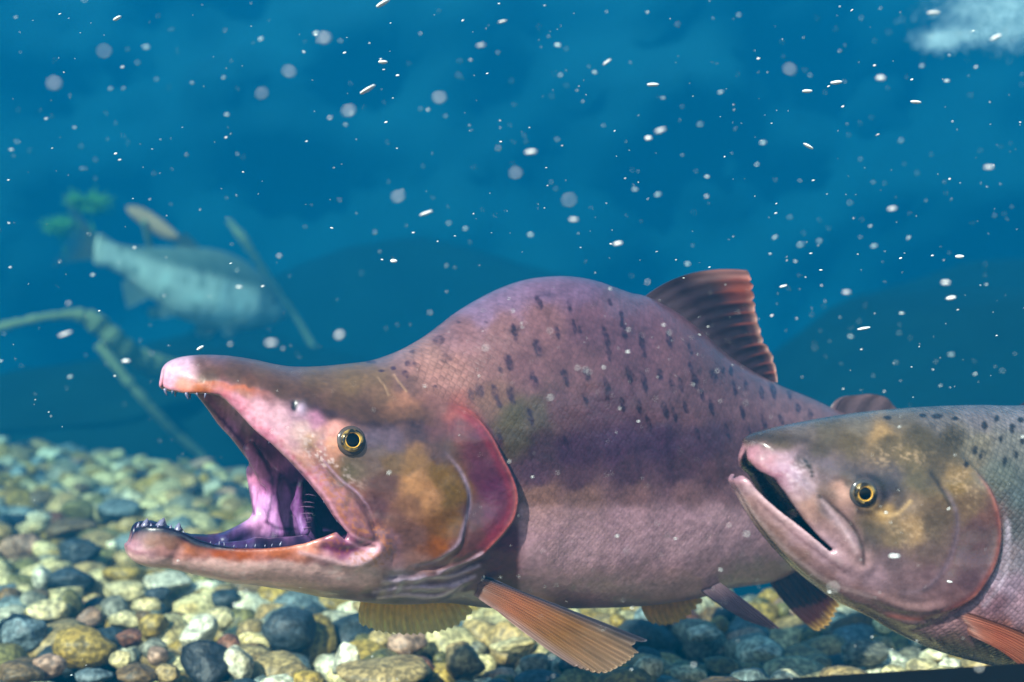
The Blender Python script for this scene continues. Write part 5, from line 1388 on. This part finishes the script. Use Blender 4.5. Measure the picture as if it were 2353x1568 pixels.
def weed(px, py, depth, rpx, n, seed, label, mat):
    """clump of short algae fronds on a stalk"""
    r = np.random.default_rng(seed)
    e = bpy.data.objects.new("algae_clump", None); COL.objects.link(e)
    p = at(px, py, depth); e.location = p
    tag(e, label, "algae", "green algae clumps in the background")
    R = rpx * depth / FPX
    Vv, Ff, nv_ = [], [], 0
    for k in range(n):
        d_ = r.normal(size=3); d_ /= np.linalg.norm(d_); q0 = d_ * R * r.random() * .4 * (1.5, .8, .7); q1 = q0 + d_ * R * r.uniform(.3, .8) * (1.4, .8, .7) + r.normal(0, .1, 3) * R
        a, b = tube(spline([q0, (q0 + q1) / 2 + r.normal(0, .08, 3) * R, q1], 4), np.linspace(.10, .03, 9) * R, 5)
        Vv.append(a); Ff += [tuple(i + nv_ for i in f) for f in b]; nv_ += len(a)
    fr_ = link("fronds", mesh_py("fronds", np.vstack(Vv), Ff, mat), e); fr_["kind"] = "stuff"
    C = spline([(0, 0, 0), (-.01, .02, -R * .6), (.0, .03, -R * 1.1), (.01, .02, -R * 1.6)], 6)
    link("stalk", mesh_py("stalk", *tube(C, np.linspace(.05, .03, len(C)) * R, 6), mat), e)
weed(205, 466, 4.2, 46, 130, 1, "green algae clump on a stalk above the pale far salmon's tail", M_ALGAE)
weed(140, 520, 4.4, 44, 110, 2, "dim green algae clump beside the pale far salmon's tail fin", M_ALGAE)

# ------------------------------------------------------------------ foam near the surface
IC1 = ico(1)
Vf, Ff, nv_ = [], [], 0
r = np.random.default_rng(12)
for (cx, cy, sx, sy, n) in [(2330, 20, 60, 45, 420), (2230, 25, 60, 26, 170), (2160, 92, 32, 16, 160), (2215, 78, 40, 18, 110), (2390, 40, 70, 55, 240), (2300, 75, 40, 20, 90)]:
    for k in range(int(n * 6)):
        dpt = 2.5 + .2 * r.normal()
        p = at(cx + sx * r.normal() * .8, cy + sy * r.normal() * .8, dpt)
        rad = .0005 + .0012 * r.random() ** 2
        Vf.append(IC1[0][:] * rad * (1.3, 1, .9) + p); Ff.append(IC1[1] + nv_); nv_ += len(IC1[0])
tag(link("foam", mesh_np("foam", np.vstack(Vf), np.vstack(Ff), M_BUBBLE)), "white cloud of tiny bubbles just under the surface", "foam", kind="stuff")

# ------------------------------------------------------------------ drifting specks
SPECK = []
for k in range(5):
    rr = np.random.default_rng(40 + k)
    Vs = ICO2[0].copy()
    Vs *= (1 + .3 * noise3(Vs * 1.3 + 4 * k, 60 + k))[:, None]
    SPECK.append(mesh_np("drifting_speck", Vs, ICO2[1], M_SPECK))
big = [(845, 206, 46, 14, 30), (880, 8, 40, 16, 30), (745, 88, 36, 28, 0), (1815, 160, 30, 18, -25), (1922, 190, 30, 16, 5), (1855, 210, 26, 14, 0), (2104, 235, 28, 13, -5), (1857, 336, 28, 18, -30), (1518, 300, 26, 18, 20), (1220, 350, 28, 16, 5), (624, 788, 44, 20, 5), (780, 770, 30, 26, 30),
       (2185, 685, 24, 16, 10), (2173, 650, 20, 14, 0), (1985, 755, 34, 12, 10), (1800, 658, 20, 10, 15), (1800, 108, 0, 0, 0), (1185, 398, 26, 18, 10), (1308, 460, 26, 18, 20), (802, 255, 32, 22, 20), (150, 768, 36, 32, 20), (880, 143, 24, 14, 0), (2145, 30, 32, 20, 0), (2288, 86, 30, 14, 25), (665, 165, 30, 18, -20),
       (602, 215, 26, 18, 30), (125, 192, 32, 26, 0), (240, 118, 24, 18, 0), (1010, 225, 30, 24, 0), (980, 490, 34, 12, 20), (915, 452, 30, 22, 20), (905, 600, 18, 16, 0), (1500, 195, 30, 14, 0), (1490, 318, 16, 16, 0), (2024, 180, 20, 16, 0), (2050, 480, 20, 12, 10), (550, 660, 16, 8, 0), (1830, 205, 0, 0, 0), (2055, 1278, 26, 14, 0),
       (1915, 1350, 20, 20, 0), (2180, 1336, 22, 12, -10), (2250, 1535, 20, 18, 0), (1945, 672, 18, 10, 0), (1420, 560, 22, 14, 10), (1318, 505, 20, 12, 0), (1155, 50, 22, 9, 15), (1105, 105, 20, 9, 10), (1395, 143, 24, 10, 35), (460, 800, 20, 18, 30), (290, 830, 20, 14, 0), (830, 90, 0, 0, 0), (270, 42, 22, 12, 30), (1925, 815, 0, 0, 0), (2272, 385, 22, 12, 0), (2205, 590, 22, 16, 0)]
n_sp = 0
for (px, py, wpx, hpx, ang) in big:
    if wpx == 0:
        continue
    dpt = rng.choice([.36, .40, .44, .50, .62])
    if hpx > 17 and len(big) and (px * 7 + py) % 3 == 0:
        hpx = 12
    elif hpx > 17:
        dpt = rng.choice([.24, .26, .29])
    wpx, hpx = (wpx * .95, hpx * .55) if hpx <= 17 else (wpx * .5, hpx * .4)
    o = link("drifting_speck", SPECK[n_sp % 5], loc=at(px, py, dpt))
    k = .5 * dpt / FPX
    o.scale = (wpx * k, (wpx + hpx) * .5 * k, hpx * k); o.rotation_euler = (0, -math.radians(ang), 0)
    tag(o, "larger white speck drifting in the blue water", "speck", "white specks drifting in the water")
    n_sp += 1
Vf, Ff, nv_ = [], [], 0
IC1 = ico(1)
for k in range(1600):
    px, py = rng.uniform(-40, 2393), rng.uniform(-30, 1590)
    if py > 900 and rng.random() < .65:
        continue
    if px < 1100 and rng.random() < .25:
        continue
    dpt = rng.uniform(.34, 1.5) if rng.random() < .72 else rng.uniform(.46, .60)
    if px > 1500 and py > 950: dpt = min(dpt, .44)
    if 300 < px < 1900 and py > 640: dpt = min(dpt, rng.uniform(.34, .48))
    L_ = (2.3 + 8 * rng.random() ** 4.2) * .5 * dpt / FPX * (1 if dpt < .8 else 1.5)
    ang = rng.normal(.18, .25)
    w_ = L_ * rng.uniform(.24, .5)
    Pp = IC1[0] * (L_, w_, w_)
    ca, sa = math.cos(ang), math.sin(ang)
    Pp = np.stack([Pp[:, 0] * ca - Pp[:, 2] * sa, Pp[:, 1], Pp[:, 0] * sa + Pp[:, 2] * ca], 1) + at(px, py, dpt)
    Vf.append(Pp); Ff.append(IC1[1] + nv_); nv_ += len(Pp)
tag(link("fine_specks", mesh_np("fine_specks", np.vstack(Vf), np.vstack(Ff), M_SPECK)), "countless tiny white specks hanging in the water", "specks", kind="stuff")

# ------------------------------------------------------------------ black sill of the viewing window
import bmesh
bm = bmesh.new()
prof = [(0, 0), (0, .215), (.006, .222), (.040, .222), (.046, .215), (.046, 0)]
rings = []
for x in (-.9, -.3, .3, .9):
    rings.append([bm.verts.new((x, y, z)) for (y, z) in prof])
for a, b in zip(rings, rings[1:]):
    for k in range(len(prof)):
        bm.faces.new((a[k], a[(k + 1) % len(prof)], b[(k + 1) % len(prof)], b[k]))
bm.faces.new(rings[0][::-1]); bm.faces.new(rings[-1])
bmesh.ops.recalc_face_normals(bm, faces=bm.faces)
me = bpy.data.meshes.new("window_sill"); bm.to_mesh(me); bm.free(); me.materials.append(M_BLACK)
sill = link("window_sill", me)
tl = at(2353, 1514, .466)
sill.rotation_euler = (0, math.radians(-3.6), math.radians(0))
off = sill.rotation_euler.to_matrix() @ Vector((.30, .046, .222))
sill.location = Vector(tl) - off
tag(sill, "black rubber sill of the viewing window below the smaller salmon", "window sill")
